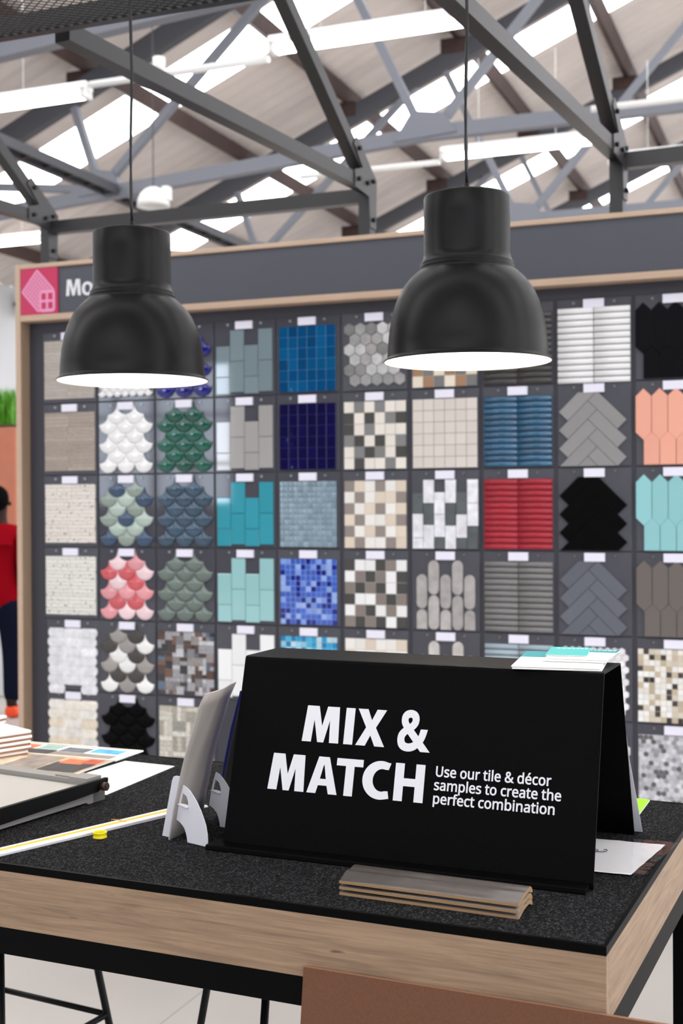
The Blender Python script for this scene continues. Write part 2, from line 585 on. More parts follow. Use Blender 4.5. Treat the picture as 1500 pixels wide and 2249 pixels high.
G={'U':(1024,[[96,353,96,1030,282,1030,282,354,297,254,339,184,409,141,515,125,590,133,647,155,689,188,718,232,735,288,742,354,742,1030,926,1030,926,351,915,248,881,152,823,70,741,8,635,-31,506,-44,332,-17,201,66,122,195]]),
's':(671,[[231,781,352,795,422,791,488,781,548,764,632,731,567,578,444,621,395,631,345,634,285,628,245,613,226,595,220,571,222,554,249,524,520,401,569,367,607,324,630,270,638,207,628,131,596,68,545,18,479,-17,399,-37,309,-44,232,-41,167,-31,110,-15,43,14,43,191,133,152,189,133,250,120,311,116,385,122,429,141,451,165,458,197,456,214,433,246,357,288,224,342,164,372,114,406,74,448,49,501,41,567,63,665,131,738]]),
'e':(790,[[308,782,409,795,506,784,591,749,659,692,709,618,739,528,748,427,748,322,240,322,251,250,292,179,356,136,446,121,508,124,617,149,715,187,715,14,578,-32,513,-41,437,-44,331,-33,236,3,156,62,96,145,59,248,47,370,58,490,91,594,145,679,218,743],[408,634,340,621,291,586,256,528,245,480,557,480,555,504,542,550,522,585,494,611,457,628]]),
'o':(847,[[318,783,426,795,529,783,621,745,697,684,755,601,790,498,802,377,795,284,776,201,744,129,700,68,644,19,578,-16,503,-37,421,-44,344,-37,273,-16,208,19,153,68,108,129,75,201,54,284,47,377,58,498,92,601,148,684,224,745],[424,631,337,614,281,567,247,488,235,376,240,299,256,234,282,184,317,148,364,126,424,118,485,126,531,148,567,184,593,234,609,299,614,377,609,455,592,518,566,567,531,602,484,623]]),
'u':(866,[[81,258,81,781,265,781,265,269,274,198,299,154,339,128,403,118,470,125,518,145,551,177,575,222,588,284,593,361,593,781,776,781,776,-30,621,-30,602,69,637,69,616,43,577,10,533,-14,486,-31,436,-41,383,-44,295,-36,220,-13,159,29,114,90,89,166]]),
'r':(578,[[413,789,542,790,591,781,567,607,462,623,425,619,391,607,359,588,330,563,306,531,288,494,276,450,272,399,272,-30,89,-30,89,781,247,781,261,643,223,643,276,711,316,745,362,772]]),
't':(506,[[106,785,157,953,282,953,282,781,499,781,499,625,282,625,282,223,289,172,307,141,334,124,372,117,447,126,505,141,505,-12,424,-37,348,-44,287,-39,228,-21,175,11,133,62,107,131,99,217,99,625,-8,625,-8,734]]),
'i':(361,[[89,781,89,-30,272,-30,272,781],[143,1056,182,1063,219,1056,253,1035,277,1000,284,954,277,908,253,873,220,852,182,845,143,852,109,873,86,909,79,954,86,1000,109,1035]]),
'l':(361,[[89,-30,89,1094,272,1094,272,-30]]),
'd':(861,[[589,1094,772,1094,772,-30,618,-30,600,71,633,71,583,19,544,-7,498,-27,445,-40,383,-44,247,-18,138,63,69,196,47,374,69,553,138,686,248,768,385,795,446,791,498,779,544,759,583,734,633,684,595,684,590,738],[404,632,331,615,280,566,246,483,235,371,246,259,279,180,331,135,406,119,494,133,548,173,579,243,590,371,579,489,549,570,495,616]]),
'&':(1025,[[346,1039,426,1046,502,1038,568,1017,623,981,665,932,690,871,698,799,682,707,635,631,566,567,515,534,734,323,770,389,813,530,1001,530,964,404,932,321,892,245,858,202,1096,-30,844,-30,732,78,655,23,599,-5,536,-26,467,-40,389,-44,293,-36,209,-10,140,34,87,95,55,171,44,260,51,333,73,397,108,452,155,499,245,562,181,647,158,693,143,743,138,797,147,869,173,931,217,981,275,1017],[421,884,378,878,346,860,326,834,319,798,324,758,341,720,397,650,445,681,487,720,509,757,516,800,509,834,491,860,463,878],[360,440,298,395,270,367,250,338,237,305,233,266,244,207,275,164,325,136,394,125,471,132,536,152,610,197]]),
'é':(790,[[308,782,409,795,506,784,591,749,659,692,709,618,739,528,748,427,748,322,240,322,251,250,292,179,356,136,446,121,508,124,617,149,715,187,715,14,578,-32,513,-41,437,-44,331,-33,236,3,156,62,96,145,59,248,47,370,58,490,91,594,145,679,218,743],[408,634,340,621,291,586,256,528,245,480,557,480,555,504,542,550,522,585,494,611,457,628],[440,1103,636,1103,636,1049,510,902,417,819,295,819,295,876,393,1019]]),
'c':(672,[[326,784,428,795,488,792,597,768,664,741,606,584,503,616,426,627,365,620,318,599,282,566,256,518,240,454,235,373,240,294,256,231,282,183,317,150,361,130,420,123,473,125,562,147,643,181,643,7,584,-19,537,-33,419,-44,319,-33,229,0,152,57,94,139,59,244,47,371,59,503,96,611,156,693,234,751]]),
'a':(786,[[328,788,404,793,532,777,628,726,685,636,702,513,702,-30,559,-30,535,76,567,76,505,15,464,-12,417,-30,363,-41,301,-44,231,-38,167,-18,112,17,69,68,43,132,34,210,59,322,135,407,257,458,422,478,522,481,513,567,490,605,453,626,395,634,344,630,293,618,169,567,108,714,190,752,256,773],[520,336,442,333,329,319,264,293,233,257,222,207,230,165,250,139,283,122,329,116,407,127,467,161,506,216,520,302]]),
'm':(1310,[[865,786,943,795,1064,777,1155,721,1209,624,1226,491,1226,-30,1044,-30,1044,481,1036,552,1014,596,978,621,922,631,840,617,790,579,760,513,748,413,748,-30,567,-30,567,482,563,532,552,570,536,597,514,615,484,627,443,631,383,624,341,605,311,574,290,528,277,467,272,388,272,-30,89,-30,89,781,244,781,262,678,229,678,248,704,284,738,324,763,369,781,465,795,551,787,625,761,683,715,711,669,687,669,726,717,791,761]]),
'p':(861,[[272,-337,89,-337,89,787,243,787,261,686,228,686,278,738,317,764,363,784,416,797,478,801,614,775,723,694,792,561,814,383,792,204,723,71,613,-11,476,-38,415,-34,363,-22,317,-2,278,23,228,73,266,73,271,19],[457,125,530,142,581,191,615,274,626,386,615,498,582,577,530,622,455,638,367,624,313,584,282,514,271,386,282,268,312,187,366,141]]),
'h':(866,[[89,-30,89,1094,272,1094,269,677,229,677,249,703,286,736,330,761,377,779,426,790,478,793,567,786,643,762,704,720,748,660,774,582,782,490,782,-30,600,-30,600,478,591,551,567,595,527,621,462,631,395,624,347,604,314,573,291,527,277,465,272,387,272,-30]]),
'f':(482,[[318,1094,396,1101,484,1093,580,1066,529,913,425,939,400,940,357,932,331,911,313,869,306,781,495,781,495,625,306,625,306,-30,123,-30,123,625,-9,625,-9,735,123,777,130,892,154,968,195,1028,250,1070]]),
'b':(861,[[89,-30,89,1094,272,1094,268,681,229,681,260,717,316,758,388,785,476,794,613,767,723,686,792,554,814,376,804,251,773,147,723,64,653,4,570,-32,475,-44,388,-35,316,-9,261,31,229,65,256,65,230,-30],[313,575,291,529,277,464,272,375,283,258,313,180,366,135,456,119,531,135,582,180,615,261,627,377,615,493,582,571,530,615,452,631,390,624,344,605]]),
'n':(866,[[429,791,481,795,608,777,705,722,764,625,782,491,782,-30,600,-30,600,478,591,551,567,595,527,621,462,631,369,615,315,572,284,498,272,388,272,-30,89,-30,89,781,244,781,262,678,229,678,250,705,289,738,332,763,380,781]]),
'B':(1025,[[341,1063,426,1071,507,1063,579,1039,640,1000,686,945,714,877,724,798,706,698,654,614,581,548,555,530,730,361,766,453,794,555,1034,555,988,396,955,310,913,231,892,204,1158,-55,834,-55,731,44,667,1,608,-28,543,-50,470,-65,389,-69,289,-60,199,-33,123,14,65,81,30,165,19,260,27,339,50,408,89,467,139,518,207,568,159,635,135,683,118,738,113,798,122,875,152,944,201,1000,265,1040],[454,854,421,859,386,854,362,841,349,824,344,797,349,765,363,733,402,683,429,701,467,736,485,766,490,799,486,824,474,842],[357,408,314,377,272,326,262,299,259,267,268,218,293,183,334,160,395,151,466,157,526,176,572,199]])}
def text_mesh(bm, lines, fn, depth):
    """lines: (string, x, y, cap height, width or None)"""
    for s, x, y, cap, width in lines:
        adv = 0
        for ch in s:
            adv += 364 if ch == ' ' else G[ch][0]
        k = cap / 1000
        kx = width / adv if width else k
        pen = x
        for ch in s:
            if ch == ' ':
                pen += 364 * kx
                continue
            a, loops = G[ch]
            fill_loops(bm, [[(pen + L[i] * kx, y + L[i + 1] * k) for i in range(0, len(L), 2)] for L in loops], fn, depth)
            pen += a * kx

# ================================================================== the hall
SL = math.tan(radians(23))
XE, ZR = -12.7, 10.5                       # eave line and ridge height (ridge at x = 0)
def roof_z(x):
    return ZR - SL * abs(x)

struct('floor', box(-14, 14, -9, 46, -.1, 0), 'floor')
STRIPS = [.4, 5.2, 10.1, 14.9, 19.45, 24.9, 29.2, 34.0, 38.8, 43.6]
SW = .52
# ribbed roof sheets with the gaps for the translucent sheets
bm = bmesh.new()
def roof_bay(y0, y1):
    n = max(2, int((y1 - y0) / .15))
    prof = []
    for i in range(n + 1):
        y = y0 + (y1 - y0) * i / n
        prof.append((y, 0.0 if i % 2 else .028))
    for sx in (-1, 1):
        lo = [bm.verts.new((sx * abs(XE), y, roof_z(XE) + d)) for y, d in prof]
        hi = [bm.verts.new((0, y, ZR + d)) for y, d in prof]
        for i in range(n):
            bm.faces.new((lo[i], lo[i + 1], hi[i + 1], hi[i]))
edges = [-9] + [e for s in STRIPS for e in (s - SW, s + SW)] + [46]
for a, b in zip(edges[0::2], edges[1::2]):
    if b - a > .2:
        roof_bay(a, b)
struct('ceiling', bm, 'roof')
k = 0
for y in STRIPS:
    for sx in (-1, 1):
        k += 1
        bm = bmesh.new()
        v = [bm.verts.new(p) for p in ((sx * 12.5, y - SW, roof_z(12.5) + .03), (sx * 12.5, y + SW, roof_z(12.5) + .03),
                                       (sx * .15, y + SW, roof_z(.15) + .03), (sx * .15, y - SW, roof_z(.15) + .03))]
        bm.faces.new(v)
        o = struct('window_%d' % k, bm, 'skylight')
struct('wall_left', box(-12.85, -12.7, -9, 46, 0, roof_z(XE) + .02), 'wall')
bm = bmesh.new()
v = [bm.verts.new(p) for p in ((-12.7, 45.9, 0), (12.7, 45.9, 0), (12.7, 45.9, roof_z(XE)), (0, 45.9, ZR), (-12.7, 45.9, roof_z(XE)))]
bm.faces.new(v)
bm.faces.new([bm.verts.new(w.co + Vector((0, .1, 0))) for w in reversed(v)])
struct('wall_back', bm, 'wall')
# shop front behind the camera: low wall, header and mullions, with glowing panes
bm = bmesh.new()
bx(bm, -12.7, 12.7, -9, -8.85, 0, .5)
bx(bm, -12.7, 12.7, -9, -8.85, 3.9, 5.1)
bx(bm, -4.5, 2.5, -9, -8.85, .5, 3.9)
bx(bm, -12.7, -4.5, -9, -8.85, .5, 1.5)
bx(bm, -9.52, -4.5, -9, -8.85, 1.5, 3.9)
for i in range(5):
    x = -12.7 + i * .77
    bx(bm, x, x + .1, -9, -8.85, 1.5, 3.9)
    if i < 4:
        bx(bm, x + .1, x + .77, -8.97, -8.88, 2.15, 2.22)
        bx(bm, x + .1, x + .77, -8.97, -8.88, 3.0, 3.07)
for i in range(10):
    x = 2.5 + i * 1.1
    bx(bm, x, x + .12, -9, -8.85, .5, 3.9)
struct('wall_front', bm, 'trussdark')

for i in range(4):
    x = -12.6 + i * .77
    k += 1
    bm = bmesh.new()
    for z0, z1 in ((1.5, 2.15), (2.22, 3.0), (3.07, 3.9)):
        bx(bm, x, x + .67, -8.93, -8.92, z0, z1)
    struct('window_%d' % k, bm, 'panebright')
for i in range(9):  # unseen right-hand panes, added to bring light from the right
    x = 2.62 + i * 1.1
    k += 1
    struct('window_%d' % k, box(x, x + .98, -8.93, -8.92, .5, 3.9), 'pane')

# purlins run away from the camera under the sheets
for i, x in enumerate([-11.7, -9.98, -8.36, -6.67, -4.95, -3.25, -1.6]):
    bm = bmesh.new()
    beam(bm, (x, 4, roof_z(x) - .12), (x, 45.5, roof_z(x) - .12), .11, .2, (SL, 0, 1))
    for y in (8.95, 13.15, 17.6, 22.4, 27.2):
        bx(bm, x - .28, x + .12, y - .07, y + .07, roof_z(x) - .42, roof_z(x) - .2)
    o = obj('roof_purlin', bm, 'rust')
    tag(o, ['lowest brown steel purlin near the left eave', 'second brown roof purlin up from the left eave',
            'third brown roof purlin up from the left eave', 'fourth brown roof purlin up from the left eave',
            'fifth brown roof purlin up from the left eave', 'sixth brown roof purlin up from the left eave',
            'brown roof purlin next to the ridge at upper right'][i], 'purlin', 'brown purlins under the roof sheets')

# trusses
TRUSS = [('nearest grey roof truss, high over the mesh panel', 8.9), ('second grey roof truss, over the left pendant lamp', 13.1),
         ('third grey roof truss, behind the left steel frame joint', 17.6), ('fourth grey roof truss, far down the hall', 22.4),
         ('farthest grey roof truss at the end of the hall', 27.2)]
for lab, y in TRUSS:
    r = thing('roof_truss', lab, 'truss', (0, y, 0), 0, 'grey roof trusses')
    bm = bmesh.new()
    for sx in (-1, 1):
        beam(bm, (sx * 12.6, 0, roof_z(12.6) - .42), (0, 0, ZR - .42), .12, .26)
        o = obj('rafter', bm, 'trussdark', r)
        bm = bmesh.new()
    bm.free()
    bm = bmesh.new()
    beam(bm, (-12.6, 0, 4.93), (-4.07, 0, 5.5), .12, .15)
    beam(bm, (-4.07, 0, 5.5), (4.07, 0, 5.5), .12, .15)
    beam(bm, (4.07, 0, 5.5), (12.6, 0, 4.93), .12, .15)
    obj('tie_beam', bm, 'truss', r)
    for sx in (-1, 1):
        for p, q in (((-4.15, 5.6), (-5.25, 7.9)), ((-3.95, 5.55), (-.3, 9.6)), ((-8.1, 5.35), (-5.35, 7.85)), ((-8.2, 5.35), (-8.6, 6.5)),
                     ((-8.3, 5.3), (-10.9, 5.6))):
            bm = bmesh.new()
            beam(bm, (sx * p[0] * -1 * -1, .0, p[1]), (sx * q[0] * -1 * -1, .0, q[1]), .09, .09)
            obj('strut', bm, 'truss', r)
        for gx, gz, gw in ((-4.07, 5.55, .36), (-8.15, 5.33, .3)):
            bm = bmesh.new()
            extrude_profile(bm, [(sx * (gx - gw), gz - .12), (sx * (gx + gw), gz - .08), (sx * (gx + gw * .6), gz + .14), (sx * (gx - gw * .4), gz + .2)], 'y', -.075, .075)
            obj('gusset_plate', bm, 'truss', r)

# fluorescent fittings and their conduits
def fitting(label, x0, x1, y, z, tilt=0):
    L = x1 - x0
    r = thing('fluorescent_light', label, 'light', (x0, y, z), 0, 'fluorescent battens under the trusses')
    bm = bmesh.new()
    extrude_profile(bm, [(-.06, .0), (-.085, .03), (-.05, .09), (.05, .09), (.085, .03), (.06, .0)], 'x', 0, L)
    obj('housing', bm, 'whitemetal', r)
    for s in (-.035, .035):
        bm = bmesh.new()
        tube(bm, [(.06, s, -.035), (L - .06, s, -.035)], .026, 10)
        obj('tube', bm, 'tube', r)
    for a in (0, L - .06):
        obj('end_cap', box(a, a + .06, -.075, .075, -.065, .0, .01), 'whitemetal', r)
    for a in (.25 * L, .75 * L):
        bm = bmesh.new()
        tube(bm, [(a, 0, .09), (a, 0, 1.1)], .004, 6)
        obj('hanger_rod', bm, 'whitemetal', r)
fitting('fluorescent light at upper left, above the dark cable ladder', -9.6, -6.62, 10.4, 5.46)
fitting('fluorescent light at the top, crossing the right lamp cable', -4.7, -2.75, 10.4, 5.62)
fitting('fluorescent light just above the right pendant lamp', -4.35, -2.5, 14.6, 5.68)
fitting('fluorescent light at far left, beside the pink plaque', -12.2, -10.72, 15.6, 5.4)
fitting('fluorescent light at far right, behind the steel post', -2.35, -.6, 14.6, 5.4)
fitting('added unseen fluorescent light overhead at left, before the mesh panel', -6.2, -3.6, 1.2, 5.5)  # this and the next fittings are unseen, added for highlights on glossy tiles
fitting('added unseen fluorescent light overhead at far left, before the mesh panel', -10.2, -7.4, 1.2, 5.45)
fitting('added unseen fluorescent light overhead behind the camera at left', -7.4, -4.6, -3.6, 5.5)
fitting('added unseen fluorescent light overhead behind the camera at right', -2.6, .2, -3.6, 5.55)
def conduit(label, x0, x1, y, z):
    bm = bmesh.new()
    tube(bm, [(x0, y, z), (x1, y, z)], .035, 8)
    tube(bm, [((x0 * .6 + x1 * .4), y, z), ((x0 * .6 + x1 * .4), y, z + .16)], .06, 8)
    tag(obj('conduit_pipe', bm, 'whitemetal'), label, 'pipe', 'white conduit pipes')
conduit('white conduit pipe between the two upper fluorescent lights', -6.6, -4.72, 10.4, 5.52)
conduit('white conduit pipe left of the middle fluorescent light', -6.2, -4.37, 14.6, 5.6)
conduit('white conduit pipe at upper right behind the steel rafter', -2.2, .4, 12.6, 5.4)

# dark cable ladder hanging across the left of the hall
r = thing('cable_ladder', 'dark cable ladder running away under the roof at left', 'cable tray', (-8.0, 9, 5.25))
for s in (-.1, .1):
    bm = bmesh.new()
    beam(bm, (s, -1, 0), (s, 20, 0), .03, .1)
    obj('side_rail', bm, 'trussdark', r)
rung = box(-.1, .1, 0, .04, -.03, .0)
rung_me = bpy.data.meshes.new('rung')
rung.to_mesh(rung_me)
rung_me.materials.append(M['rust'])
for i in range(50):
    o = bpy.data.objects.new('rung', rung_me)
    COL.objects.link(o)
    o.parent = r
    o.location = (0, -1 + i * .42, 0)
bm = bmesh.new()
for s in (-.05, 0, .05):
    tube(bm, [(s, -1, .03), (s, 20, .03)], .022, 6)
o = obj('cables', bm, 'black', r)

# white bell of a high bay lamp far down the hall
r = thing('high_bay_lamp', 'white dome of a high bay lamp hanging beyond the left lamp', 'lamp', (-6.83, 12, 4.72))
bm = bmesh.new()
lathe(bm, [(.0, .215), (.05, .208), (.1, .183), (.145, .135), (.17, .075), (.18, .0), (.172, .0), (.162, .075), (.137, .13), (0, .2)], 28)
obj('shade', bm, 'whitemetal', r)
bm = bmesh.new()
tube(bm, [(0, 0, .23), (0, 0, 2.6)], .006, 8)
obj('hanger_rod', bm, 'trussdark', r)
bm = bmesh.new()
bx(bm, .13, .2, -.05, .05, .06, .2)
obj('bracket', bm, 'whitemetal', r)

# ================================================================== charcoal steel frame over the display
DV = Vector((.1, .995, 0)).normalized()         # direction of its tie beams, away from the camera
J = [Vector((-3.83, 5.62, 2.99)), Vector((-2.02, 5.55, 2.98)), Vector((-.845, 5.48, 2.99))]
r = thing('steel_frame', 'charcoal steel frame of posts and sloping rafters above the display', 'frame', (-2.02, 5.55, 0))
def rel(p):
    return Vector(p) - Vector((-2.02, 5.55, 0))
S_ = .058
for j, jj in enumerate(J):
    p = rel(jj)
    bm = bmesh.new()
    beam(bm, p + Vector((0, 0, .02)), (p.x, p.y, 0), S_, S_, DV)
    obj('post', bm, 'gantry', r)
    bm = bmesh.new()
    back = -DV * ((jj.y - 3.37) / DV.y)
    beam(bm, p - DV * .03, p + back, S_, S_)
    obj('tie_beam', bm, 'gantry', r)
    bm = bmesh.new()
    q = p - DV * 2.15 + Vector((0, 0, 2.15 * .76))
    beam(bm, p - DV * .02 + Vector((0, 0, .02)), q, S_, S_)
    obj('rafter', bm, 'gantry', r)
    # bolted side plate
    sd = DV.cross(Vector((0, 0, 1))).normalized()
    e = p + sd * (S_ / 2)
    def pl(a, b, w=0):
        return e + DV * a + Vector((0, 0, b)) + sd * w
    bm = bmesh.new()
    out = [(.04, .03), (.03, -.2), (-.035, -.2), (-.045, -.06), (-.19, -.04), (-.19, .035), (-.11, .06), (-.2, .15), (-.17, .19), (-.06, .11)]
    fill_loops(bm, [out], lambda u, v, w: pl(u, v, w), .006)
    g = obj('gusset_plate', bm, 'plate', r)
    for a, b in ((-.15, 0), (-.06, 0), (0, -.16), (-.145, .14), (0, .02)):
        bm = bmesh.new()
        tube(bm, [pl(a, b, .006), pl(a, b, .018)], .011, 8)
        obj('bolt', bm, 'bolt', g)
for a, b in ((J[0] - Vector((.03, 0, .04)), J[1] - Vector((0, 0, .045))), (J[2] - Vector((0, 0, .035)), Vector((1.4, 5.36, 2.955)))):
    bm = bmesh.new()
    beam(bm, rel(a), rel(b), S_ * .9, .066)
    obj('eave_beam', bm, 'gantry', r)

# mesh panel the lamps hang from
r = thing('mesh_panel', 'black framed expanded metal panel at the top left', 'mesh panel', (-1.7, 2.75, 2.965))
X0, X1, Y0, Y1 = -2.2, 2.0, -.45, .585
obj('frame_bar', box(X0, X1, Y1 - .03, Y1, .0, .066), 'gantry', r)
obj('frame_bar', box(X0, X1, Y0, Y0 + .03, .0, .066), 'gantry', r)
obj('frame_bar', box(X0, X0 + .03, Y0 + .03, Y1 - .03, .0, .066), 'gantry', r)
obj('frame_bar', box(X1 - .03, X1, Y0 + .03, Y1 - .03, .0, .066), 'gantry', r)
bm = bmesh.new()
px, py = .034, .026
ang = py / px
W, H = X1 - X0, Y1 - Y0
n = int((W + H / ang) / px)
for s in (1, -1):
    for i in range(n):
        xs = X0 + i * px - H / ang
        a = max(X0, xs)
        b = min(X1, xs + H / ang)
        if b - a < .01:
            continue
        ya, yb = (a - xs) * ang, (b - xs) * ang
        if s < 0:
            ya, yb = H - ya, H - yb
        beam(bm, (a, Y0 + ya, .004), (b, Y0 + yb, .004), .0026, .0022)
obj('expanded_mesh', bm, 'black', r)

# ================================================================== tile display wall
DO = Vector((-1.9, 5.3, 0))
stand = thing('display_stand', 'tall slate grey tile display with oak edging and raspberry plaque', 'display stand', DO)
XL, XR, ZT = -3.765, .02, 2.685
def dp(name, mats, x0, x1, y0, y1, z0, z1, bev=.002, parent=None, label=None):
    return obj(name, box(x0 - DO.x, x1 - DO.x, y0 - DO.y, y1 - DO.y, z0, z1, bev, 1), mats, parent or stand, label)
dp('back_panel', 'board', XL + .03, XR - .03, 5.312, 5.355, .1, 2.41)
dp('plinth', 'board', XL + .03, XR - .03, 5.27, 5.355, 0, .1)
for a, b in ((XL, XL + .028), (XR - .028, XR)):
    s = dp('side_panel', 'post', a, b, 5.242, 5.36, 0, ZT)  # side darker, edge strip lighter: fall of light partly put into the colours
    dp('edge_strip', 'rim', a, b, 5.236, 5.242, 0, ZT, .001, s, 'oak edge strip in a lit tone')
dp('fascia', 'fascia', XL + .028, XR - .028, 5.25, 5.35, 2.434, 2.664)
s = dp('top_board', 'rim', XL + .028, XR - .028, 5.236, 5.36, 2.664, ZT)
s = dp('fascia_shelf', 'rim', XL + .028, XR - .028, 5.236, 5.355, 2.404, 2.434)
# raspberry plaque with its printed icon of a mosaic sheet and a window of four tiles
pq = dp('plaque', 'pink', -3.736, -3.521, 5.240, 5.25, 2.435, 2.664, .001, None, 'raspberry pink plaque')
def pqf(u, v, w):                                       # u, v run 0..1 from the top left of the plaque
    return Vector((-3.736 + u * .215 - DO.x, 5.240 - .0004 - w - DO.y, 2.664 - v * .229))
bm = bmesh.new()
def rounded(cx, cy, pts, r):
    out = []
    n = len(pts)
    for i in range(n):
        a, b, c = Vector(pts[i - 1]), Vector(pts[i]), Vector(pts[(i + 1) % n])
        p, q = b + (a - b).normalized() * r, b + (c - b).normalized() * r
        for t in (0, .25, .5, .75, 1):
            out.append(tuple(p.lerp(b, t).lerp(b.lerp(q, t), t)))
    return out
dia = [(.455, .02), (.93, .49), (.485, .97), (.02, .5)]
fill_loops(bm, [rounded(0, 0, dia, .05)], pqf, .0006)
obj('icon_sheet', bm, 'palepink', pq)
bm = bmesh.new()
a, b, c, d = [Vector(p) for p in dia]
for t in [i / 9 for i in range(1, 9)]:
    for p, q in ((a.lerp(b, t), d.lerp(c, t)), (a.lerp(d, t), b.lerp(c, t))):
        p, q = p.lerp(q, .03), q.lerp(p, .03)
        n = Vector((-(q - p).y, (q - p).x)).normalized() * .006
        fill_loops(bm, [[tuple(p + n), tuple(q + n), tuple(q - n), tuple(p - n)]], lambda u, v, w: pqf(u, v, w + .0008))
obj('icon_grid', bm, 'pink', pq)
bm = bmesh.new()
sq = rounded(0, 0, [(.52, .49), (.94, .49), (.94, .96), (.52, .96)], .08)
fill_loops(bm, [sq], lambda u, v, w: pqf(u, v, w + .001), .0006)
obj('icon_tiles', bm, 'palepink', pq)
bm = bmesh.new()
for u in (.575, .755):
    for v in (.555, .75):
        fill_loops(bm, [[(u, v), (u + .12, v), (u + .12, v + .14), (u, v + .14)]], lambda u, v, w: pqf(u, v, w + .002))
obj('icon_gaps', bm, 'pink', pq)
# raised white word on the fascia (most of it hidden by the left lamp)
bm = bmesh.new()
def ff(u, v, w):
    return Vector((u - DO.x, 5.25 - .0005 - w - DO.y, v))
cap = .079
Mo = [(0, 0), (.21, 0), (.26, .72), (.45, .0), (.6, .0), (.8, .72), (.85, 0), (1.06, 0), (.98, 1), (.71, 1), (.535, .36), (.36, 1), (.08, 1)]
fill_loops(bm, [[(-3.474 + x * cap, 2.516 + y * cap) for x, y in Mo]], ff, .006)
text_mesh(bm, [('o', -3.474 + 1.1 * cap, 2.516, cap, .86 * cap)], ff, .006)
text_mesh(bm, [('sa', -3.474 + 1.97 * cap, 2.516, cap, 1.5 * cap)], ff, .006)
text_mesh(bm, [('ics', -3.474 + 3.5 * cap, 2.516, cap, 1.75 * cap)], ff, .006)
obj('lettering', bm, 'lettering', stand, 'white raised lettering')

# ------------------------------------------------------------------ tile shapes
def jit(c, a=.04):
    k = 1 + random.uniform(-a, a)
    return tuple(min(255, max(0, x * k)) for x in c)

def put_tile(bm, lay, pts, rgb, t=.006, bev=.0015, dome=0, y0=0.0):
    """one tile: an outline in (x, z) standing y0 in front of the backing, raised towards -y"""
    n = len(pts)
    cx, cz = sum(p[0] for p in pts) / n, sum(p[1] for p in pts) / n
    size = max(max(abs(p[0] - cx), abs(p[1] - cz)) for p in pts)
    k = max(.5, 1 - bev / size)
    rings = [(1, y0), (1, y0 + t - bev), (k, y0 + t)]
    if dome:
        rings += [(k * .72, y0 + t + dome * .55), (k * .38, y0 + t + dome * .9)]
    rv = [[bm.verts.new((cx + (x - cx) * s, -y, cz + (z - cz) * s)) for x, z in pts] for s, y in rings]
    fs = []
    for ri, (a, b) in enumerate(zip(rv, rv[1:])):
        for i in range(n):
            j = (i + 1) % n
            f = bm.faces.new((a[i], a[j], b[j], b[i]))
            f.smooth = bool(dome) and ri >= 1
            fs.append(f)
    if dome:
        c = bm.verts.new((cx, -(y0 + t + dome), cz))
        for i in range(n):
            f = bm.faces.new((rv[-1][i], rv[-1][(i + 1) % n], c))
            f.smooth = True
            fs.append(f)
    else:
        fs.append(bm.faces.new(rv[-1]))
    col = (*lin(rgb), 1)
    for f in fs:
        for l in f.loops:
            l[lay] = col

def rect(x0, x1, z0, z1):
    return [(x0, z0), (x1, z0), (x1, z1), (x0, z1)]

W_ = .295                                   # sheet width; every sheet hangs from z = 0 down
def sheet_bm():
    bm = bmesh.new()
    return bm, bm.loops.layers.float_color.new('tint')

def sh_grid(nx, ny, pick, w=W_, h=.305, gap=.0025, t=.006, bev=.0012, dome=0):
    bm, lay = sheet_bm()
    for j in range(ny):
        for i in range(nx):
            x0, z0 = -w / 2 + i * w / nx, -(j + 1) * h / ny
            c = pick(i, j)
            if c:
                put_tile(bm, lay, rect(x0 + gap / 2, x0 + w / nx - gap / 2, z0 + gap / 2, z0 + h / ny - gap / 2), c, t, bev, dome)
    return bm

def pal(rows, colours, a=.02):
    return lambda i, j: jit(colours[rows[j][i]], a)

def rnd(colours, a=.04):
    return lambda i, j: jit(random.choice(colours), a)

def fan_pts(cx, cz, r, n=7):
    p = [(cx + r * cos(pi + pi * i / (2 * n)), cz + r * sin(pi + pi * i / (2 * n))) for i in range(2 * n + 1)]
    p += [(cx + r + r * cos(-pi / 2 - pi / 2 * i / n), cz + r + r * sin(-pi / 2 - pi / 2 * i / n)) for i in range(1, n + 1)]
    p += [(cx - r + r * cos(-pi / 2 * i / n), cz + r + r * sin(-pi / 2 * i / n)) for i in range(1, n)]
    return p

def sh_fan(rows, colours, r=.0495, a=.03, dome=.0045, z_top=-.0196, t=.007):
    bm, lay = sheet_bm()
    for j, row in enumerate(rows):
        m = len(row)
        for i, ch in enumerate(row):
            put_tile(bm, lay, [(x, z_top + (z - z_top) * .962) for x, z in fan_pts((i - (m - 1) / 2) * 2 * r, z_top - j * r, r * .985)], jit(colours[ch], a), t, .002, dome, .0003 * j)
    return bm

def sh_bricks_v(c, a=.02, w=.29, h=.3, nc=4, bh=.146, drop=.073, firsts=(1, 0, 1, 0)):
    bm, lay = sheet_bm()
    cw = w / nc
    for i in range(nc):
        z = -drop if firsts[i] else 0.0
        while z > -h + .01:
            z1 = max(-h, z - bh)
            put_tile(bm, lay, rect(-w / 2 + i * cw + .001, -w / 2 + (i + 1) * cw - .001, z1 + .001, z - .001), jit(c, a), .007, .0015)
            z = z1
    return bm

def sh_hex(cols, r=.0305, nx=5, ny=6):
    bm, lay = sheet_bm()
    dx, dz = r * sqrt(3), r * 1.5
    for j in range(ny):
        for i in range(nx):
            cx = (i - (nx - 1) / 2 + (.25 if j % 2 else -.25)) * dx
            cz = -r - j * dz
            put_tile(bm, lay, [(cx + r * .95 * cos(pi / 6 + k * pi / 3), cz + r * .95 * sin(pi / 6 + k * pi / 3)) for k in range(6)], jit(random.choice(cols), .05), .006, .0012)
    return bm

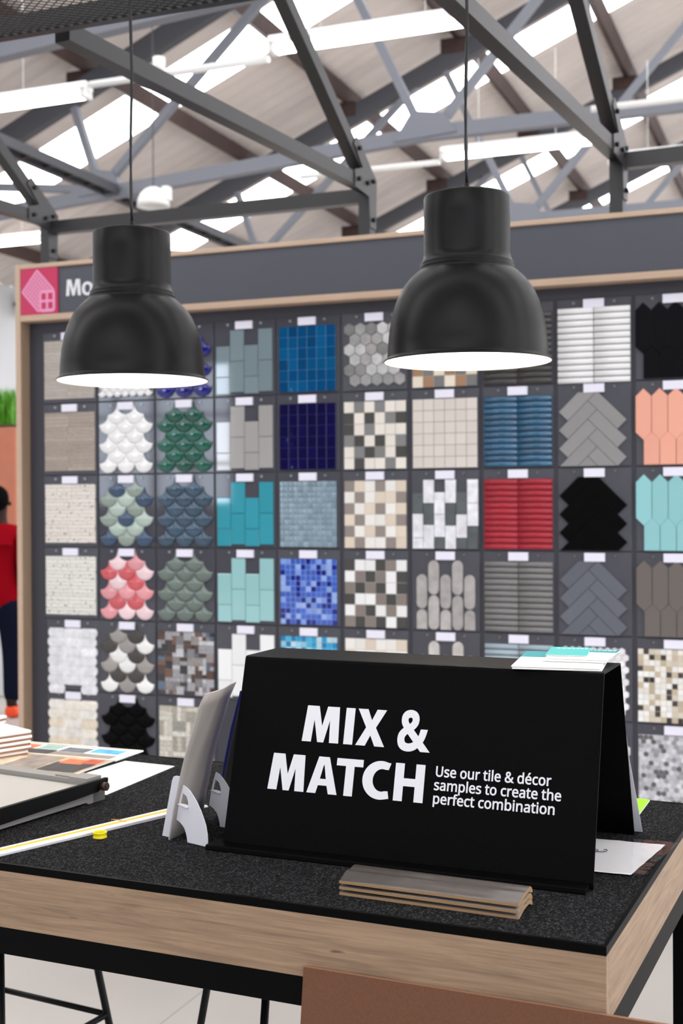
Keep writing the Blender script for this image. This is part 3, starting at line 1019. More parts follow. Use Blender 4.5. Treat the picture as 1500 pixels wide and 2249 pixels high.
def sh_ribs(c, nx=2, ny=12, a=.03, w=.3, h=.305):
    bm, lay = sheet_bm()
    for j in range(ny):
        for i in range(nx):
            x0, x1 = -w / 2 + i * w / nx + .0015, -w / 2 + (i + 1) * w / nx - .0015
            zc, hh = -(j + .5) * h / ny, h / ny * .43
            col = (*lin(jit(c, a)), 1)
            pr = [(-.0, zc - hh)] + [(-.004 - .007 * sin(pi * k / 8), zc - hh * cos(pi * k / 8)) for k in range(9)] + [(0, zc + hh)]
            r0 = [bm.verts.new((x0, y, z)) for y, z in pr]
            r1 = [bm.verts.new((x1, y, z)) for y, z in pr]
            fs = [bm.faces.new(r0), bm.faces.new(r1[::-1])]
            for k in range(len(pr) - 1):
                f = bm.faces.new((r0[k], r0[k + 1], r1[k + 1], r1[k]))
                f.smooth = 0 < k < len(pr) - 2
                fs.append(f)
            for f in fs:
                for l in f.loops:
                    l[lay] = col
    return bm

def clip_box(pts, x0, x1, z0, z1):
    def cut(p, ax, lim, keep_less):
        out = []
        for i in range(len(p)):
            a, b = p[i - 1], p[i]
            ia = a[ax] <= lim if keep_less else a[ax] >= lim
            ib = b[ax] <= lim if keep_less else b[ax] >= lim
            if ia != ib:
                t = (lim - a[ax]) / (b[ax] - a[ax])
                out.append((a[0] + (b[0] - a[0]) * t, a[1] + (b[1] - a[1]) * t))
            if ib:
                out.append(b)
        return out
    for ax, lim, k in ((0, x0, False), (0, x1, True), (1, z0, False), (1, z1, True)):
        pts = cut(pts, ax, lim, k)
        if len(pts) < 3:
            return []
    return pts

def sh_herring(c, a=.03, bw=.047, bl=.146):
    """diagonal herringbone cut-out with stepped sides and an open notch at the foot"""
    bm, lay = sheet_bm()
    s = sqrt(.5)
    bl, bw = .174, .055
    def put(p0, p1, q0, q1):
        g = .0008
        q = [(p0 + g, q0 + g), (p1 - g, q0 + g), (p1 - g, q1 - g), (p0 + g, q1 - g)]
        pts = clip_box([((p + r) * s, (r - p) * s) for p, r in q], -.2, .2, -.306, .004)
        if len(pts) > 2:
            put_tile(bm, lay, pts, jit(c, a), .008, .0012)
    for k in range(0, 5):
        pa, qb = .0035 + k * bw, -.0402 - k * bw
        put(pa, pa + bl, qb, qb + bw)
        put(pa - bw, pa, qb + bw - bl, qb + bw)
    return bm

def sh_picket(c, a=.02, w=.0655, h=.215, nx=5):
    bm, lay = sheet_bm()
    k = w / 2
    for row in range(2):
        for i in range(nx):
            cx = -.155 + k + i * w + (k if row else 0)
            zt = .012 - row * (h - k * 1.05)
            q = [(cx - k + .001, zt - k), (cx, zt - .001), (cx + k - .001, zt - k), (cx + k - .001, zt - h + k), (cx, zt - h + .001), (cx - k + .001, zt - h + k)]
            q = clip_box(q, -.158, .175, -.305, .03)
            if len(q) > 2:
                put_tile(bm, lay, q, jit(c, a), .008, .0015)
    return bm

def sh_pills(c, a=.05, nx=5):
    bm, lay = sheet_bm()
    w, h = .049, .152
    for i in range(nx):
        z = .0 if i % 2 else -.062
        while z > -.29:
            z1 = z - h
            x0, x1 = (i - nx / 2) * .0545 + .003, (i - nx / 2) * .0545 + .003 + w
            r = w / 2
            p = [((x0 + x1) / 2 + r * cos(pi * q / 8), z - r + r * sin(pi * q / 8)) for q in range(9)]
            p += [((x0 + x1) / 2 + r * cos(pi + pi * q / 8), z1 + r + r * sin(pi + pi * q / 8)) for q in range(9)]
            p = clip_box(p, -.2, .2, -.305, .05)
            if len(p) > 2 and min(q[1] for q in p) < max(q[1] for q in p) - .012:
                put_tile(bm, lay, p, jit(c, a), .007, .003)
            z = z1 - .002
    return bm

def sh_strips(c, a=.06, ny=16, nx=2, w=.29, h=.29, acc=None, p=0):
    bm, lay = sheet_bm()
    for j in range(ny):
        xs = [-w / 2, -w / 2 + w * random.uniform(.44, .56), w / 2]
        for i in range(2):
            cc = random.choice(acc) if acc and random.random() < p else c
            t = random.uniform(.006, .007)
            put_tile(bm, lay, rect(xs[i] + .0006, xs[i + 1] - .0006, -(j + 1) * h / ny + .001, -j * h / ny - .001), jit(cc, a), t, .001)
    return bm

def sh_longhex(cols, a=.03, nx=3, w=.1, h=.046, rows=7):
    bm, lay = sheet_bm()
    for j in range(rows):
        for i in range(nx):
            cx = -.1 + i * .094 + (.0 if j % 2 else .004)
            cz = -.024 - j * .0465
            if j == rows - 1 and i == 1:
                continue
            if j < rows - 1:
                put_tile(bm, lay, rect(cx - .034, cx + .034, cz - .026, cz + .02), cols[0], .004, .001)
                if i < nx - 1:
                    put_tile(bm, lay, rect(cx + .036, cx + .058, cz - .026, cz + .02), cols[0], .0045, .001)
            q = [(cx - .0468, cz - .008), (cx - .037, cz - .0229), (cx + .037, cz - .0229), (cx + .0468, cz - .008),
                 (cx + .0468, cz + .008), (cx + .037, cz + .0229), (cx - .037, cz + .0229), (cx - .0468, cz + .008)]
            put_tile(bm, lay, q, jit(random.choice(cols), a), .007, .002)
    return bm

def sh_random(cols, n=14, a=.06, big=.35, w=.3, h=.3):
    """patchwork of square and double pieces on a fine module"""
    bm, lay = sheet_bm()
    u = w / n
    used = set()
    for j in range(n):
        for i in range(n):
            if (i, j) in used:
                continue
            q = random.random()
            s = (2, 2) if q < big else (2, 1) if q < big + .15 else (1, 2) if q < big + .3 else (1, 1)
            if any((i + x, j + y) in used or i + x >= n or j + y >= n for x in range(s[0]) for y in range(s[1])):
                s = (1, 1)
            for x in range(s[0]):
                for y in range(s[1]):
                    used.add((i + x, j + y))
            put_tile(bm, lay, rect(-w / 2 + i * u + .0006, -w / 2 + (i + s[0]) * u - .0006, -(j + s[1]) * u + .0006, -j * u - .0006),
                     jit(random.choice(cols), a), .005 + .002 * random.random(), .0008)
    return bm

def sh_weave(cols, a=.05, n=4):
    bm, lay = sheet_bm()
    u = .29 / n
    for j in range(n):
        for i in range(n):
            x0, z0 = -.145 + i * u, -(j + 1) * u
            c = cols[(i + j) % 2]
            for s in range(3):
                if (i + j) % 2:
                    q = rect(x0 + s * u / 3 + .001, x0 + (s + 1) * u / 3 - .001, z0 + .001, z0 + u - .001)
                else:
                    q = rect(x0 + .001, x0 + u - .001, z0 + s * u / 3 + .001, z0 + (s + 1) * u / 3 - .001)
                put_tile(bm, lay, q, jit(random.choice(cols), a), .006, .001)
    return bm

def sh_marble():
    bm, lay = sheet_bm()
    wh, dk = (236, 236, 242), (92, 98, 100)
    # per column: (top, bottom, white?) in units of the sheet height from the top
    cols = [[(.19, .49, 0), (.49, .84, 1), (.84, 1, 1)], [(.0, .34, 1), (.34, .65, 0), (.65, 1, 1)], [(.18, .5, 1), (.5, .83, 1), (.83, 1, 0)],
            [(.0, .34, 1), (.34, .66, 0), (.66, 1, 1)], [(.18, .5, 0), (.5, .84, 1), (.84, 1, 0)], [(.0, .34, 1), (.34, .67, 1), (.67, 1, 0)]]
    for i, c in enumerate(cols):
        for a, b, k in c:
            put_tile(bm, lay, rect(-.15 + i * .05 + .001, -.1 + i * .05 - .001, -.305 * b + .001, -.305 * a - .001), jit(wh if k else dk, .03), .008, .001)
    return bm

# ------------------------------------------------------------------ one sample = backing, sheet, ticket, two screws
UC = lambda c: -2.0614 - .162 + (c - 5) * (.3185 if c < 5 else .326)
ZR_ = lambda r: EYE + .8084 - (r - 1) * .3555
label_me = box(-.043, .043, -.0105, 0, -.018, .018)
LABEL = bpy.data.meshes.new('price_ticket')
label_me.to_mesh(LABEL)
LABEL.materials.append(M['label'])
sc_bm = bmesh.new()
for k in range(1):
    tube(sc_bm, [(0, 0, 0), (0, -.004, 0)], .006, 10)
SCREW = bpy.data.meshes.new('screw')
sc_bm.to_mesh(SCREW)
SCREW.materials.append(M['screw'])
PANEL = {}
for k in ('panel', 'panelgloss'):
    b = box(-.154, .154, -.006, 0, -.307, .042, .001, 1)
    PANEL[k] = bpy.data.meshes.new('backing_panel')
    b.to_mesh(PANEL[k])
    PANEL[k].materials.append(M[k])
def child(name, me, par, loc):
    o = bpy.data.objects.new(name, me)
    COL.objects.link(o)
    o.parent = par
    o.location = loc
    return o

def sample(c, r, bm, m, label, panel='panel', dz=0, dx=0, ticket=(0, 0), grout=None):
    t = thing('tile_sample', label, 'tile sample', (UC(c) + dx, 5.312, ZR_(r)), 0, 'tile samples on the display wall')
    child('backing_panel', PANEL[panel], t, (0, 0, 0))
    if grout:
        xs, zs = [v.co.x for v in bm.verts], [v.co.z for v in bm.verts]
        lay = bm.loops.layers.float_color['tint']
        n0 = len(bm.faces)
        bx(bm, min(xs) + .0005, max(xs) - .0005, -.0045, 0, min(zs) + .0005, max(zs) - .0005)
        bm.faces.ensure_lookup_table()
        for f in bm.faces[n0:]:
            for l in f.loops:
                l[lay] = (*lin(grout), 1)
    for v in bm.verts:
        v.co.y -= .0062
        v.co.z += dz
    obj('tile_sheet', bm, m, t)
    child('price_ticket', LABEL, t, (ticket[0], -.006, .021 + ticket[1]))
    for s in (-.085, .085):
        child('screw', SCREW, t, (s, -.006, .026))

CR, BE, GR, KH = (232, 226, 216), (222, 208, 190), (142, 142, 142), (84, 84, 82)
# column 1
sample(1, 1, sh_strips((176, 168, 160), .05), 't_rough', 'grey beige split strip mosaic, top of the leftmost column behind the left lamp', grout=(200, 192, 184))
sample(1, 2, sh_strips((168, 156, 145), .05), 't_rough', 'taupe split strip mosaic, second down in the leftmost column', grout=(190, 180, 170))
sample(1, 3, sh_strips((226, 220, 212), .02), 't_speck', 'cream strip mosaic with fine grey flecks, left of the blue and sage fan sheet', grout=(186, 178, 168))
sample(1, 4, sh_strips((226, 226, 218), .02), 't_speck', 'white strip mosaic with green flecks, left of the pink fan sheet', grout=(186, 186, 178))
sample(1, 5, sh_longhex([(236, 236, 240), (228, 229, 233)]), 't_stone', 'white elongated hexagon mosaic, left of the white grey charcoal fan sheet', dx=.01)
sample(1, 6, sh_longhex([(240, 234, 222), (236, 232, 226), (228, 216, 196)]), 't_stone', 'cream elongated hexagon mosaic, lowest of the leftmost column', dx=.01)
# column 2
sample(2, 1, sh_fan(['w' * (6 if j % 2 else 7) for j in range(13)], {'w': (238, 238, 238)}, .0215, .02, .003, -.022),
       't_gloss', 'small white scallop mosaic, mostly hidden behind the left lamp', 'panelgloss')
sample(2, 2, sh_fan(['ww', 'www', 'ww', 'www', 'ww', 'www'], {'w': (240, 240, 240)}, a=.01), 't_gloss', 'glossy white fish scale tile sheet', 'panelgloss')
BS = {'n': (44, 72, 104), 's': (142, 156, 148), 'l': (178, 196, 186)}
sample(2, 3, sh_fan(['ns', 'sln', 'ls', 'snl', 'll', 'nsn'], BS, dome=.008), 't_gloss', 'fish scale tile sheet mixing navy blue and pale sage', 'panelgloss')
PK = {'p': (240, 210, 214), 'm': (226, 152, 158), 'c': (206, 84, 92)}
sample(2, 4, sh_fan(['pm', 'ccp', 'pc', 'mmm', 'cc', 'mpp'], PK), 't_gloss', 'fish scale tile sheet mixing coral, rose and pale pink', 'panelgloss')
WG = {'w': (240, 240, 238), 'g': (158, 154, 150), 'k': (72, 68, 66)}
sample(2, 5, sh_fan(['gk', 'kgw', 'wk', 'gwg', 'kk', 'wgw'], WG, dome=.003), 't_satin', 'fish scale tile sheet mixing white, grey and charcoal', 'panel')
sample(2, 6, sh_fan(['kk', 'kkk', 'kk', 'kkk', 'kk', 'kkk'], {'k': (10, 10, 11)}, dome=.007), 't_black', 'matt black fish scale tile sheet', 'panel')
# column 3
F6 = ['bb', 'bbb', 'bb', 'bbb', 'bb', 'bbb']
sample(3, 1, sh_fan(F6, {'b': (16, 20, 120)}, dome=.007), 't_gloss', 'cobalt blue fish scale tile sheet beside the left lamp', 'panelgloss')
sample(3, 2, sh_fan(F6, {'b': (4, 84, 70)}, a=.1, dome=.007), 't_gloss', 'emerald green fish scale tile sheet', 'panelgloss')
sample(3, 3, sh_fan(F6, {'b': (48, 76, 98)}, a=.06, dome=.007), 't_gloss', 'denim blue fish scale tile sheet', 'panelgloss')
sample(3, 4, sh_fan(F6, {'b': (104, 118, 112)}, a=.03, dome=.009), 't_gloss', 'sage grey fish scale tile sheet', 'panelgloss')
sample(3, 5, sh_random([(150, 150, 154), (190, 190, 194), (124, 122, 124), (74, 46, 28), (32, 26, 24), (58, 36, 24), (24, 20, 20), (110, 74, 54), (170, 170, 174), (160, 160, 166), (206, 206, 208), (140, 134, 130), (82, 100, 124)], 15),
       't_metal', 'patchwork mosaic of silver, bronze and brown glass pieces', 'panel', grout=(120, 118, 118))
sample(3, 6, sh_weave([(200, 194, 180), (176, 170, 154), (214, 210, 200), (156, 154, 146)]), 't_metal', 'beige basket weave glass mosaic behind the grey showcards', 'panel', grout=(176, 170, 158))
# column 4
sample(4, 1, sh_bricks_v((124, 142, 148)), 't_gloss', 'blue grey glass brick sheet with a notched top', 'panelgloss')
sample(4, 2, sh_bricks_v((168, 166, 164)), 't_gloss', 'pale grey glass brick sheet with a notched top', 'panelgloss')
sample(4, 3, sh_bricks_v((58, 154, 172)), 't_gloss', 'teal glass brick sheet with a notched top', 'panelgloss')
sample(4, 4, sh_bricks_v((156, 204, 206)), 't_gloss', 'pale aqua glass brick sheet with a notched top', 'panelgloss')
sample(4, 5, sh_bricks_v((240, 242, 243)), 't_gloss', 'white glass brick sheet with a notched top, beside the black sign', 'panelgloss')
# column 5
sample(5, 1, sh_grid(6, 6, rnd([(2, 76, 126), (4, 84, 134), (2, 70, 118)], .06), h=.302, w=.28, gap=.002, bev=.0008), 't_wavy', 'ocean blue gloss square mosaic', 'panelgloss', grout=(70, 130, 172))
sample(5, 2, sh_grid(6, 6, rnd([(12, 8, 62), (14, 10, 68)], .06), h=.302, w=.28, gap=.002, bev=.0008), 't_wavy', 'midnight navy gloss square mosaic', 'panelgloss', grout=(62, 60, 122))
sample(5, 3, sh_grid(12, 12, rnd([(132, 154, 168), (140, 160, 174), (126, 148, 160)], .05), h=.302, w=.28, gap=.0015, bev=.0006, dome=.0008), 't_wavy', 'misty blue grey small square mosaic', 'panelgloss', grout=(120, 140, 154))
sample(5, 4, sh_grid(11, 12, rnd([(64, 100, 196), (70, 108, 204), (126, 158, 226), (150, 178, 232), (18, 40, 140), (66, 100, 198)], .05), h=.302, w=.28, gap=.0022), 't_gloss', 'royal blue small square mosaic of mixed light and dark blues', grout=(140, 160, 210))
sample(5, 5, sh_grid(11, 12, rnd([(0, 158, 212), (60, 184, 222), (150, 206, 226), (0, 120, 178), (190, 216, 226)], .05), h=.302, w=.28, gap=.0022), 't_gloss', 'turquoise small square mosaic peeking over the black sign', grout=(150, 196, 214))
# column 6
sample(6, 1, sh_hex([(150, 150, 150), (182, 182, 182), (166, 164, 162), (128, 128, 128), (196, 196, 196)]), 't_stone', 'grey marble hexagon mosaic left of the right lamp')
K6 = {'c': CR, 'g': (132, 132, 132), 'k': (76, 76, 74), 'b': BE, 't': (146, 136, 130), 'w': (234, 231, 226)}
sample(6, 2, sh_grid(6, 6, pal(['cgcgcc', 'kckcgk', 'kcgccc', 'gkckcg', 'cgkgck', 'ckccgc'], K6), gap=.002), 't_matt', 'checked square mosaic of cream, grey and charcoal', grout=(150,144,138))
sample(6, 3, sh_grid(6, 6, pal(['tbwtwb', 'wtwbbt', 'twbtwb', 'btwwbt', 'twbtwb', 'btwwtb'], K6), gap=.002), 't_matt', 'checked square mosaic of white, beige and taupe', grout=(200, 192, 184))
K7 = dict(K6, t=(136, 126, 120), w=(236, 236, 236))
sample(6, 4, sh_grid(6, 6, pal(['kwwktw', 'wtktwk', 'tktkwk', 'kwwtkt', 'wtkwtw', 'tktkwk'], K7), gap=.002), 't_matt', 'checked square mosaic of white, taupe and charcoal', grout=(180, 176, 172))
sample(6, 5, sh_grid(6, 6, pal(['wwbwwb', 'bwwbww', 'wbwwbw', 'wwbwwb', 'bwwbww', 'wbwwbw'], K6), gap=.002), 't_matt', 'cream and beige square mosaic peeking over the black sign', grout=(206, 200, 192))
# column 7
BR = {'n': (164, 128, 102), 'g': (122, 122, 122), 'c': (232, 222, 204)}
sample(7, 1, sh_grid(6, 6, pal(['gcngcn', 'ngcngc', 'cngcng', 'gcngcn', 'ngcngc', 'cngcng'], BR), gap=.002), 't_matt', 'square mosaic of brown, grey and cream, mostly hidden by the right lamp', grout=(186, 178, 166))
sample(7, 2, sh_grid(6, 6, rnd([(218, 210, 202)], .015), gap=.002), 't_matt', 'plain pale beige square mosaic under the right lamp', grout=(140, 131, 123))
sample(7, 3, sh_marble(), 't_stone', 'white marble and dark slate brick mosaic with a notched top')
sample(7, 4, sh_pills((176, 172, 170)), 't_stone', 'grey stone pill shaped mosaic')
sample(7, 5, sh_pills((196, 192, 188)), 't_stone', 'pale stone pill shaped mosaic peeking over the black sign')
# column 8
sample(8, 1, sh_ribs((70, 68, 66)), 't_satin', 'charcoal ribbed tile sheet behind the right lamp')
sample(8, 2, sh_ribs((24, 88, 124), a=.08), 't_gloss', 'ocean blue ribbed tile sheet')
sample(8, 3, sh_ribs((168, 38, 54)), 't_satin', 'crimson red ribbed tile sheet', grout=(120, 30, 40))
sample(8, 4, sh_ribs((124, 123, 122)), 't_satin', 'mid grey ribbed tile sheet')
sample(8, 5, sh_ribs((160, 176, 186)), 't_satin', 'pale blue ribbed tile sheet peeking over the black sign')
# column 9
sample(9, 1, sh_ribs((240, 240, 240), a=.01, w=.305, h=.32), 't_satin', 'white ribbed tile sheet right of the right lamp', dz=.006)
sample(9, 2, sh_herring((148, 146, 146)), 't_matt', 'light grey herringbone tile sheet')
sample(9, 3, sh_herring((8, 7, 8)), 't_black', 'black herringbone tile sheet')
sample(9, 4, sh_herring((100, 104, 112)), 't_matt', 'slate blue grey herringbone tile sheet')
sample(9, 5, sh_hex([(240, 238, 240), (226, 224, 228)], .017, 9, 11), 't_satin', 'white flower hexagon mosaic hidden behind the leaflets')
sample(9, 6, sh_hex([(226, 222, 214), (210, 206, 200)], .0305), 't_stone', 'pale hexagon mosaic hidden behind the right end of the sign')
# column 10
sample(10, 1, sh_picket((16, 16, 18), .05), 't_wavy', 'black gloss picket tile sheet at the top right')
sample(10, 2, sh_picket((240, 172, 150)), 't_satin', 'salmon pink picket tile sheet')
sample(10, 3, sh_picket((146, 202, 206)), 't_satin', 'aqua picket tile sheet')
sample(10, 4, sh_picket((108, 102, 98)), 't_satin', 'brown grey picket tile sheet')
sample(10, 5, sh_grid(13, 13, rnd([(236, 232, 222), (240, 240, 238), (196, 180, 156), (60, 56, 50), (214, 204, 186), (240, 240, 238)], .04), w=.3, gap=.002), 't_gloss', 'small square mosaic of white, beige and black at the right edge', grout=(206, 198, 184))
sample(10, 6, sh_hex([(206, 206, 212), (198, 198, 204), (190, 190, 196), (160, 160, 164), (222, 222, 226), (100, 100, 102)], .0118, 14, 17), 't_stone', 'small grey marble mosaic at the lower right edge', grout=(196, 196, 200))

# ================================================================== sample table
LT, DT = 2.25, .86                            # length and depth of the table
tb = thing('display_table', 'high table with charcoal carpet top and oak laminate edge', 'table', T(-LT / 2, DT / 2, -TC.z), TA)
def tbx(name, mats, x0, x1, y0, y1, z0, z1, bev=0, parent=None):
    return obj(name, box(x0 + LT / 2, x1 + LT / 2, y0 - DT / 2, y1 - DT / 2, z0 + TC.z, z1 + TC.z, bev, 1), mats, parent or tb)
tbx('carpet_top', 'carpet', -LT + .006, -.006, .006, DT - .006, -.012, 0)
for a in ((-LT, 0, 0, .006), (-LT, 0, DT - .006, DT), (-LT, -LT + .006, .006, DT - .006), (-.006, 0, .006, DT - .006)):
    tbx('edging', 'edging', *a, -.012, .0006)
ZW, ZF = -.1065, -.1515
tbx('apron', 'tablewood', -LT, 0, 0, .018, ZW, -.012, .0006)
tbx('apron', 'tablewood', -LT, 0, DT - .018, DT, ZW, -.012)
tbx('apron', 'tablewood_y', -.018, 0, .018, DT - .018, ZW, -.012, .0006)
tbx('apron', 'tablewood_y', -LT, -LT + .018, .018, DT - .018, ZW, -.012)
for a in ((-LT, 0, .001, .046), (-LT, 0, DT - .046, DT - .001)):
    tbx('frame_rail', 'tableframe', *a, ZF, ZW, .001)
for a in ((-.046, -.001, .046, DT - .046), (-LT + .001, -LT + .046, .046, DT - .046)):
    tbx('frame_rail', 'tableframe', *a, ZF, ZW, .001)
for x in (-LT + .001, -.046):
    for y in (.001, DT - .046):
        tbx('leg', 'tableframe', x, x + .045, y, y + .045, -TC.z, ZF, .001)

# hardboard sheet leaning on the front of the table
t = thing('hardboard_sheet', 'brown hardboard sheet leaning against the front of the table', 'board', T(-.447, -.13, -TC.z), TA)
bm = bmesh.new()
hz = TC.z - .088
bx(bm, 0, .56, 0, .006, 0, hz)
for v in bm.verts:
    v.co.y += .121 * v.co.z / hz
for f in bm.faces:
    f.material_index = 1 if abs(f.normal.z) > .9 or f.calc_center_median().z > hz - .001 else 0
obj('board', bm, ['hardboard', 'hardedge'], t)

# wire framed stools under the far side of the table
def stool(label, loc, rz):
    t = thing('bar_stool', label, 'stool', loc, rz, 'wire framed stools behind the table')
    obj('seat', box(-.16, .16, -.16, .16, .62, .645, .01), 'black', t)
    for sx in (-1, 1):
        for sy in (-1, 1):
            bm = bmesh.new()
            tube(bm, [(sx * .215, sy * .215, 0), (sx * .13, sy * .13, .62)], .0085, 8)
            obj('leg', bm, 'black', t)
    bm = bmesh.new()
    h = .33
    q = .215 - .085 * h / .62
    for a, b in (((-q, -q), (q, -q)), ((q, -q), (q, q)), ((q, q), (-q, q)), ((-q, q), (-q, -q))):
        tube(bm, [(*a, h), (*b, h)], .007, 8)
    obj('footrest', bm, 'black', t)
stool('black wire stool at the lower left corner under the table', Vector((-1.735, 2.33, 0)), radians(-7))
stool('black wire stool under the middle of the table', Vector((-1.02, 2.38, 0)), radians(48))

# ------------------------------------------------------------------ black A-frame sign
SA = TA + radians(.646)
SO = T(-.7178, .2318, 0)
sg = thing('tabletop_sign', 'black folded metal sign with white lettering on the table', 'sign', SO, SA)
SWD = .6465
PH, PLEAN = .3235, .09
prof = thick_line([(0, .0005), (.0, .010), (PLEAN - .002, PH - .005), (PLEAN, PH - .0012), (PLEAN + .004, PH), (.221, PH), (.225, PH - .0012), (.227, PH - .005), (.349, .0005)], .003)
bm = bmesh.new()
extrude_profile(bm, prof, 'x', 0, SWD)
obj('panel', bm, 'sign', sg)
bm = bmesh.new()
extrude_profile(bm, [(-.028, .0005), (-.03, .002), (-.029, .0075), (-.026, .009), (.006, .009), (.006, .0005)], 'x', -.019, SWD - .006)
obj('ledge', bm, 'sign', sg)
ul = Vector((0, PLEAN, PH - .010)).normalized()
nl = Vector((0, -ul.z, ul.y))
def sgf(u, v, w):
    return Vector((u, 0, .010)) + ul * v + nl * (.0003 + w)
CAP = .062
def poly(x, y, kx, pts):
    return [(x + a * kx, y + b * CAP) for a, b in pts]
MM = [(0, 0), (.28, 0), (.325, .62), (.475, .0), (.66, .0), (.8, .62), (.835, 0), (1.113, 0), (1.06, 1), (.70, 1), (.575, .45), (.44, 1), (.08, 1)]
XX = [(0, 0), (.285, 0), (.42, .29), (.565, 0), (.855, 0), (.565, .505), (.845, 1), (.565, 1), (.43, .70), (.295, 1), (.0, 1), (.275, .5)]
AA = [(0, 0), (.27, 0), (.325, .22), (.585, .22), (.65, 0), (.91, 0), (.60, 1), (.28, 1)]
AH = [(.365, .40), (.435, .73), (.455, .80), (.475, .73), (.545, .40)]
TT = [(.28, 0), (.535, 0), (.535, .80), (.787, .80), (.787, 1), (0, 1), (0, .80), (.28, .80)]
HH = [(0, 0), (.257, 0), (.257, .40), (.588, .40), (.588, 0), (.845, 0), (.845, 1), (.588, 1), (.588, .61), (.257, .61), (.257, 1), (0, 1)]
def letter_c():
    out = [(.5 + .5 * cos(radians(a)), .5 + .515 * sin(radians(a))) for a in range(68, 293, 9)]
    inn = [(.535 + .25 * cos(radians(a)), .5 + .30 * sin(radians(a))) for a in range(290, 66, -12)]
    return [(.76, .97)] + out + [(.76, .03), (.72, .225)] + inn + [(.70, .785)]
bm = bmesh.new()
K = CAP
def big(pts_list, x, y, k=K):
    fill_loops(bm, [poly(x, y, k, p) for p in pts_list], sgf, .0003)
B1, B2 = .1822, .0962
big([MM], .1289, B1)
big([[(0, 0), (.27, 0), (.27, 1), (0, 1)]], .2072, B1)
big([XX], .2295, B1)
text_mesh(bm, [('B', 0.3039, B1, CAP * .985, 0.0534)], sgf, .0003)
big([MM], .0736, B2)
big([AA, AH], .1482, B2)
big([TT], .1996, B2)
big([letter_c()], .2489, B2, .0655)
big([HH], .3067, B2)
obj('headline', bm, 'lettering', sg, 'large white headline')
bm = bmesh.new()
text_mesh(bm, [('Use our tile & décor', .3765, .1415, .0163, .1950), ('samples to create the', .3760, .1195, .0163, .2135),
               ('perfect combination', .3755, .0975, .0163, .2055)], sgf, .0003)
obj('small_text', bm, 'lettering', sg, 'three small white lines of text')

# leaflets on top of the sign
def SG(u, n, z):
    return SO + Vector((u * cos(SA) - n * sin(SA), u * sin(SA) + n * cos(SA), z))
def leaflet(label, u, n, z, w, l, rz, th, split, colours, mark=None, group='leaflets on top of the sign'):
    t = thing('leaflet', label, 'leaflet', SG(u, n, z), SA + rz, group)
    obj('pages', box(0, w, 0, l, 0, th, .0003, 1), 'paper', t)
    if split < 1:
        obj('printed_band', box(0, w, l * split, l, th, th + .0003), colours, t)
    if mark:
        bm = bmesh.new()
        x = mark[0]
        random.seed(int(x * 1000))
        while x < mark[1]:
            d = random.uniform(.004, .008)
            bx(bm, x, x + d, mark[2], mark[2] + .006, th + .0003, th + .0006)
            x += d + .0025
        obj('printed_title', bm, 'paper', t)
    return t
z = PH + .0004
leaflet('lowest white leaflet of the pile on the sign', .497, .080, z, .145, .205, radians(7.5), .0022, .62, 'teal', None)
leaflet('large white and teal leaflet overhanging the sign top, second from below', .495, .082, z + .003, .145, .205, radians(8), .0022, .6, 'teal', (.085, .11, .178))
leaflet('smaller white leaflet with teal band in the middle of the pile', .530, .150, z + .006, .105, .148, radians(6), .003, .66, 'teal', None)
leaflet('smaller teal topped leaflet lying askew at the right of the pile', .5345, .158, z + .0095, .102, .140, radians(2), .002, .7, 'teal', (.04, .098, .123))
leaflet('small aqua leaflet on top of the pile', .528, .180, z + .0122, .07, .118, radians(9), .0012, 0.0, 'aqua', (.012, .062, .096))

# white sheet leaning on the back of the sign
t = thing('paper_sheet', 'white paper sheet leaning on the back of the sign', 'paper', SG(.44, 0, 0), SA)
bm = bmesh.new()
pr = [(.372, 0), (.345, .06), (.3, .15), (.252, .27), (.246, .29)]
extrude_profile(bm, thick_line(pr, .0008), 'x', 0, .2165)
for v in bm.verts:
    if v.co.x > .1:
        v.co.x -= .014 * min(1, v.co.z / .2)
obj('sheet', bm, 'cardwhite', t)

# lime leaflet behind the sign
t = thing('leaflet', 'lime green leaflet lying at the back edge of the table', 'leaflet', T(-.30, .725, 0), TA + radians(1))
obj('pages', box(0, .206, 0, .125, 0, .003), 'paper', t)
obj('printed_band', box(0, .206, .012, .125, .003, .0034), 'lime', t)

# plastic packet with a white sheet, right of the sign
t = thing('plastic_packet', 'clear plastic packet holding a white sheet, right of the sign', 'packet', T(-.30, .318, 0), TA + radians(2))
bm = bmesh.new()
nx, ny = 20, 14
def pk(x0, x1, y0, y1, z, amp, seed, shear=0):
    random.seed(seed)
    g = []
    for j in range(ny + 1):
        row = []
        for i in range(nx + 1):
            x = x0 + (x1 - x0) * i / nx
            y = y0 + (y1 - y0) * j / ny
            zz = z + amp * (abs(sin(x * 41 + y * 63)) * .5 + random.random() * .5) * (.3 + .7 * i / nx)
            row.append(bm.verts.new((x + shear * (y - y0), y, zz)))
        g.append(row)
    for j in range(ny):
        for i in range(nx):
            bm.faces.new((g[j][i], g[j][i + 1], g[j + 1][i + 1], g[j + 1][i])).smooth = True
pk(0, .268, .004, .203, .002, .0012, 3, .14)
obj('sheet', bm, 'paper', t)
bm = bmesh.new()
pk(-.004, .288, 0, .212, .0045, .0032, 5, .14)
obj('film', bm, 'film', t)
bm = bmesh.new()
pts = []
for i in range(70):
    a = i / 69
    pts.append((.160 + .05 * a + .006 * cos(a * 22), .105 + .007 * sin(a * 22) + .02 * a, .0048))
tube(bm, pts, .0006, 5)
obj('handwriting', bm, 'ink', t)

